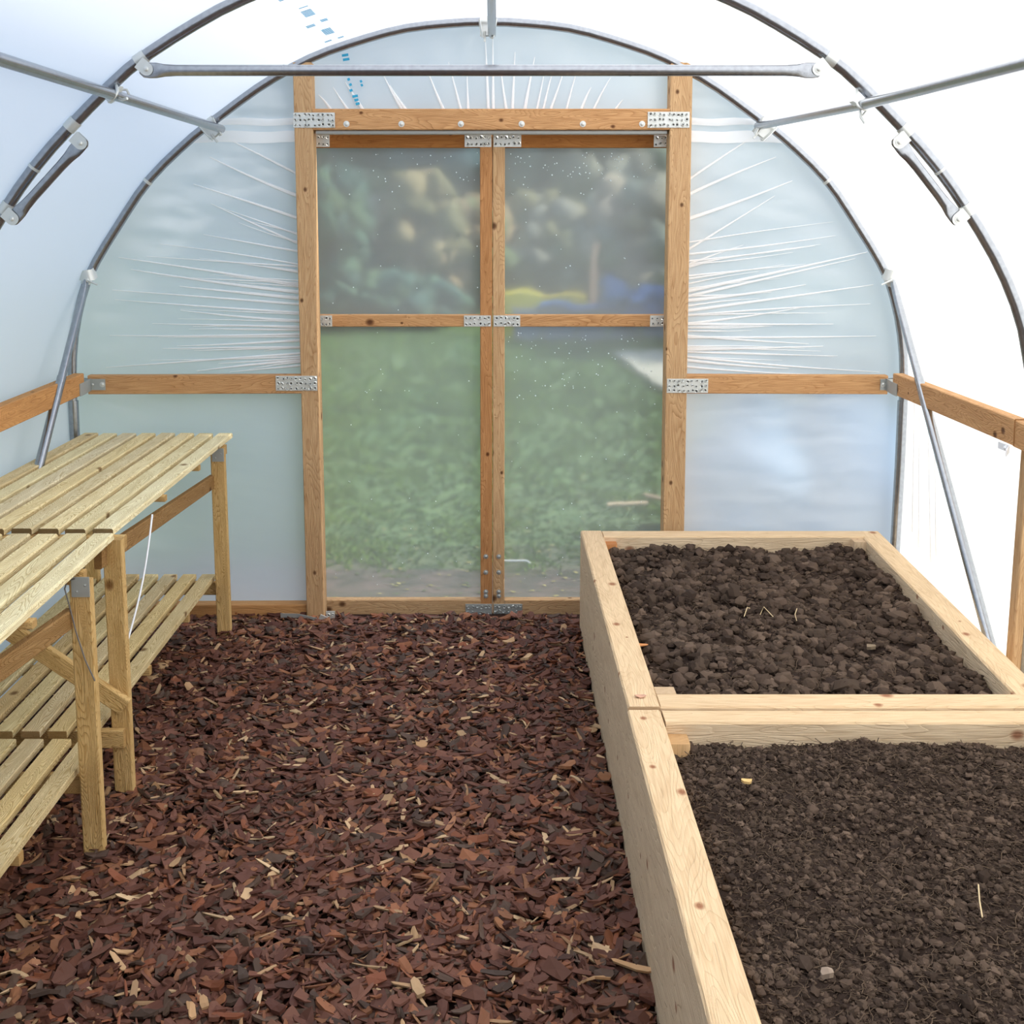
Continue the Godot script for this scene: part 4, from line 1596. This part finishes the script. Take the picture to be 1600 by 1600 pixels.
func build_outside() -> void:
	# lawn with a trodden strip of earth along the tunnel
	var g := []
	var n := FastNoiseLite.new()
	n.seed = 4
	n.frequency = 0.35
	var mb := MB.new()
	var green := Color(1, 1, 1)
	var zs := [3.0, 0.0, -3.0, -5.06, -5.3, -5.5, -5.7, -5.9, -6.1, -6.4, -7.0, -8.0, -9.5, -11.0, -13.0, -15.0, -18.0, -22.0, -28.0, -40.0]
	for j in zs.size() - 1:
		for i in 80:
			var xa := -20.0 + i * 0.5
			var xb := xa + 0.5
			var za: float = zs[j]
			var zb: float = zs[j + 1]
			if za > -5.0 and xb > -2.0 and xa < 2.0:
				continue
			var zm := (za + zb) * 0.5
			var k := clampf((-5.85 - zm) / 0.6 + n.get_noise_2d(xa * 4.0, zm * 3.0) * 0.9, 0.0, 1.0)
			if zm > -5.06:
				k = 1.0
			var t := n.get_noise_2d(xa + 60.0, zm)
			var painted_shade := clampf((zm + 9.5) / 3.0, 0.0, 1.0) * 0.7 + clampf((xa + 0.3) * 0.5, 0.0, 0.4)  # greyer olive by the tunnel, plus shade painted in towards the right
			mb.col = Color(0.95, 0.42, 1.05).lerp(Color(0.95 + t * 0.3, 1.08 + t * 0.15, 0.85).lerp(Color(0.92, 0.80, 0.86), painted_shade), k)
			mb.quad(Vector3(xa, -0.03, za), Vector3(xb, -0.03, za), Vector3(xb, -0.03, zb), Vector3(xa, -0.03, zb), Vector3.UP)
	mb.col = Color.WHITE
	solo("lawn", mb, M.lawn, "mown green lawn outside the tunnel, trodden to earth along the door", "lawn", "", "structure")

	var dg := [lin(72, 98, 80), lin(82, 106, 80), lin(64, 90, 82)]
	var bl := [lin(68, 90, 96), lin(76, 98, 104), lin(82, 102, 96)]
	var tan := [lin(138, 122, 94), lin(126, 116, 86), lin(112, 110, 80)]
	var gr := [lin(96, 116, 84), lin(106, 124, 92), lin(84, 104, 76)]
	var gy := [lin(122, 124, 112), lin(138, 132, 116), lin(106, 116, 106)]
	var grp := "trees and shrubs beyond the lawn"
	var list := [["tree_belt", "grey-green belt of trees closing the far end of the garden", "trees", Vector3(0.0, 2.6, -29.0), Vector3(6.5, 3.6, 1.3), [lin(150, 152, 138), lin(112, 138, 118), lin(134, 142, 132), lin(150, 142, 110)], 130, 0.2],
		["tree", "tall dark blue-green tree seen through the top of the left door leaf", "tree", Vector3(-1.3, 3.6, -24.0), Vector3(2.0, 1.6, 1.4), bl, 42, 0.16],
		["shrub", "dark green shrub at the left edge of the left door leaf", "shrub", Vector3(-2.35, 1.2, -20.0), Vector3(0.8, 1.3, 0.9), dg, 30, 0.06],
		["shrub", "tan and yellow winter shrub in the middle of the left door leaf", "shrub", Vector3(-1.05, 1.2, -20.5), Vector3(0.85, 1.1, 0.8), tan, 30, 0.06],
		["shrub", "low dark green shrub at the back of the lawn left of the door seam", "shrub", Vector3(-1.5, 0.35, -19.2), Vector3(1.3, 0.5, 0.5), dg, 30, 0.05],
		["shrub", "pale green shrub just left of the door seam", "shrub", Vector3(-0.35, 1.0, -21.0), Vector3(0.8, 1.0, 0.7), [tan[1], gr[0], tan[0]], 30, 0.06],
		["tree", "grey-brown bare tree filling the top of the right door leaf", "tree", Vector3(1.35, 2.6, -25.0), Vector3(2.3, 2.0, 1.3), gy, 46, 0.14],
		["shrub", "grey-green shrub behind the blue sheet", "shrub", Vector3(2.3, 1.0, -21.5), Vector3(1.4, 1.3, 0.9), gy, 34, 0.06],
		["shrub", "olive shrub behind the yellow band right of the door seam", "shrub", Vector3(0.75, 1.0, -21.5), Vector3(0.9, 1.0, 0.8), [gy[0], tan[2], gr[2]], 30, 0.06],
		["tree", "broad green tree outside beyond the left film wall", "tree", Vector3(-6.5, 2.6, -14.0), Vector3(3.2, 2.4, 3.0), gr, 50, 0.2],
		["tree", "unseen green tree outside the left side, added to darken the film skirt", "tree", Vector3(-7.0, 2.2, -6.0), Vector3(2.2, 2.2, 3.0), gr, 50, 0.2],  # out of view, added to darken the left film skirt
		["tree", "grey-green tree outside beyond the right film wall", "tree", Vector3(7.0, 2.4, -17.0), Vector3(3.4, 2.2, 2.6), gy, 50, 0.2]]
	var k := 0
	for q in list:
		bush(q[0], q[1], q[2], q[3], q[4], q[5], 500 + k * 13, q[6], q[7], grp)
		k += 1

	var tf := MB.new()
	for b in 6:
		var th := TAU * b / 6.0 + 0.3 * b
		var d := Vector3(cos(th), 0, sin(th))
		var w := Vector3(-d.z, 0, d.x) * 0.10
		var p0 := d * 0.15
		var p1 := d * 0.35 + Vector3(0, 0.6, 0)
		var p2 := d * 0.8 + Vector3(0, 1.0 - 0.1 * (b % 3), 0)
		tf.squad(p0 - w, p0 + w, p1 + w * 0.8, p1 - w * 0.8, d, d, d, d)
		tf.tri(p1 - w * 0.8, p1 + w * 0.8, p2, d, d, d)
	var tm := MultiMesh.new()
	tm.transform_format = MultiMesh.TRANSFORM_3D
	tm.use_colors = true
	tm.mesh = tf.mesh()
	tm.instance_count = 22000
	for i in tm.instance_count:
		var z := -5.75 - 13.0 * pow(rng.randf(), 1.9)
		var x := rng.randf_range(-1.0, 1.0) * (0.9 + 0.42 * absf(z + 5.0))
		var patch := n.get_noise_2d(x * 5.0, z * 5.0)
		var sz := rng.randf_range(0.016, 0.034) * (1.0 + patch * 0.8) * (1.0 + clampf((-7.0 - z) * 0.3, 0.0, 1.0))
		if z > -6.5 and rng.randf() < (z + 6.5) * 1.5:
			sz *= 0.3
		if z < -11.0:
			sz *= 1.3
		tm.set_instance_transform(i, Transform3D(Basis(Vector3.UP, rng.randf() * TAU).scaled(Vector3(sz, sz, sz)), Vector3(x, -0.035, z)))
		tm.set_instance_color(i, lin(74, 108, 50).lerp(lin(128, 160, 82), clampf(rng.randf() * 0.6 + patch * 0.9 - x * 0.12, 0.0, 1.0)))
	var ti := MultiMeshInstance3D.new()
	ti.name = "grass_tufts"
	ti.multimesh = tm
	ti.material_override = M.leaf
	ti.set_meta("kind", "stuff")
	ti.set_meta("label", "blades of green lawn grass outside the double door")
	ti.set_meta("category", "grass")
	add_child(ti)
	# leaves and straw strewn on the grass
	var lm := MultiMesh.new()
	lm.transform_format = MultiMesh.TRANSFORM_3D
	lm.use_colors = true
	var lf := MB.new()
	chip_shape(lf, Vector3.ZERO, 1.0, 0.5, 0.08, 77)
	lm.mesh = lf.mesh()
	lm.instance_count = 700
	for i in 700:
		var z := -5.25 - 6.0 * pow(rng.randf(), 2.0)
		var sz := rng.randf_range(0.007, 0.018)
		lm.set_instance_transform(i, Transform3D(Basis(Vector3.UP, rng.randf() * TAU).scaled(Vector3(sz, sz, sz)), Vector3(rng.randf_range(-1.4, 1.6), -0.022, z)))
		lm.set_instance_color(i, lin(120, 118, 64).lerp(lin(176, 166, 112), rng.randf()) if i % 3 else lin(74, 92, 52))
	var li := MultiMeshInstance3D.new()
	li.name = "fallen_leaves"
	li.multimesh = lm
	li.material_override = M.leaf
	li.set_meta("kind", "stuff")
	li.set_meta("label", "yellowed leaves and straw strewn on the lawn outside the door")
	li.set_meta("category", "leaves")
	add_child(li)
	# low grey boarding with a blue sheet over it, a yellow rail and a pale stake
	var f := thing("board_fence", "low grey board edging at the back of the lawn, seen through the right door leaf", "edging", Vector3(1.25, 0, -18.0))
	for i in 5:
		var p := MB.new()
		beam(p, Vector3(0.26 + i * 0.42, 0.2, -18.0), Vector3(0.66 + i * 0.42, 0.2, -18.0), 0.06, 0.40, Vector3.UP, lin(150, 160, 172))
		part("board", p, M.leaf, f)
	var t1 := MB.new()
	t1 = crown(61, Vector3(1.8, 0.5, -17.7), Vector3(0.5, 0.32, 0.35), [Color.WHITE], 14)
	solo("blue_sheet", t1, M.tarp, "bright blue tarpaulin heaped on the grey edging beyond the right door leaf", "tarpaulin")
	t1 = MB.new()
	beam(t1, Vector3(0.58, 0.42, -17.9), Vector3(1.45, 0.42, -17.9), 0.2, 0.10, Vector3.UP, Color(1.2, 1.2, 1.2), Color.WHITE, 0.03)
	solo("blue_strip", t1, M.tarp, "flat fold of blue sheeting along the grey edging", "sheeting")
	t1 = MB.new()
	beam(t1, Vector3(0.15, 0.29, -18.3), Vector3(0.60, 0.27, -18.3), 0.12, 0.70, Vector3.UP, Color.WHITE, Color.WHITE, 0.03)
	beam(t1, Vector3(0.60, 0.28, -18.3), Vector3(1.22, 0.27, -18.3), 0.10, 0.62, Vector3.UP, lin(235, 225, 190), Color.WHITE, 0.02)
	solo("yellow_panel", t1, tinted(sr(222, 206, 70)), "yellow panel behind the grey edging just right of the door seam", "panel")
	t1 = MB.new()
	beam(t1, Vector3(1.35, -0.05, -18.6), Vector3(1.36, 1.25, -18.6), 0.10, 0.10, Vector3(0, 0, 1), lin(225, 180, 150))
	solo("stake", t1, M.leaf, "pale pinkish wooden stake rising behind the blue tarpaulin", "stake")
	t1 = MB.new()
	for q in [[Vector3(1.42, 0.04, -15.9), Vector3(2.6, 0.04, -15.9), Vector3(2.6, 0.04, -11.0), Vector3(1.62, 0.04, -12.4)]]:
		t1.col = lin(172, 170, 156)
		t1.quad(q[0], q[1], q[2], q[3], Vector3.UP)
		for e in 4:
			var a: Vector3 = q[e]
			var b: Vector3 = q[(e + 1) % 4]
			var on := (b - a).cross(Vector3.UP).normalized()
			t1.quad(a, b, b - Vector3(0, 0.08, 0), a - Vector3(0, 0.08, 0), on)
	solo("paving_slab", t1, M.leaf, "pale wedge of paving on the lawn at the right edge of the right door leaf", "paving")
	t1 = MB.new()
	sweep(t1, PackedVector3Array([Vector3(0.667, 0.0, -7.3), Vector3(0.91, 0.005, -7.33)]), 0.012, 0.012, Vector3.UP, 6, lin(214, 190, 160))
	solo("stick", t1, M.leaf, "pale straight stick lying level on the lawn outside the right leaf", "stick", "sticks on the lawn")
	t1 = MB.new()
	sweep(t1, PackedVector3Array([Vector3(0.92, 0.0, -7.6), Vector3(1.06, 0.005, -7.36)]), 0.012, 0.012, Vector3.UP, 6, lin(214, 180, 150))
	solo("stick", t1, M.leaf, "short slanting stick on the lawn close to the right door post", "stick", "sticks on the lawn")
	t1 = MB.new()
	sweep(t1, PackedVector3Array([Vector3(0.05, 0.0, -5.95), Vector3(0.165, 0.004, -5.93), Vector3(0.182, 0.002, -5.90)]), 0.005, 0.005, Vector3.UP, 6)
	solo("white_peg", t1, M.white, "white hooked peg lying on the earth outside, right of the door seam", "peg")
	# blue sheeted heap against the outside of the end wall, right of the door
	t1 = crown(75, Vector3(1.75, 0.15, -6.6), Vector3(0.75, 0.75, 0.5), [lin(112, 146, 178), lin(132, 158, 180)], 22)
	solo("sheeted_heap", t1, M.leaf, "blue sheeted heap outside, glowing faintly through the lower right film panel", "heap")
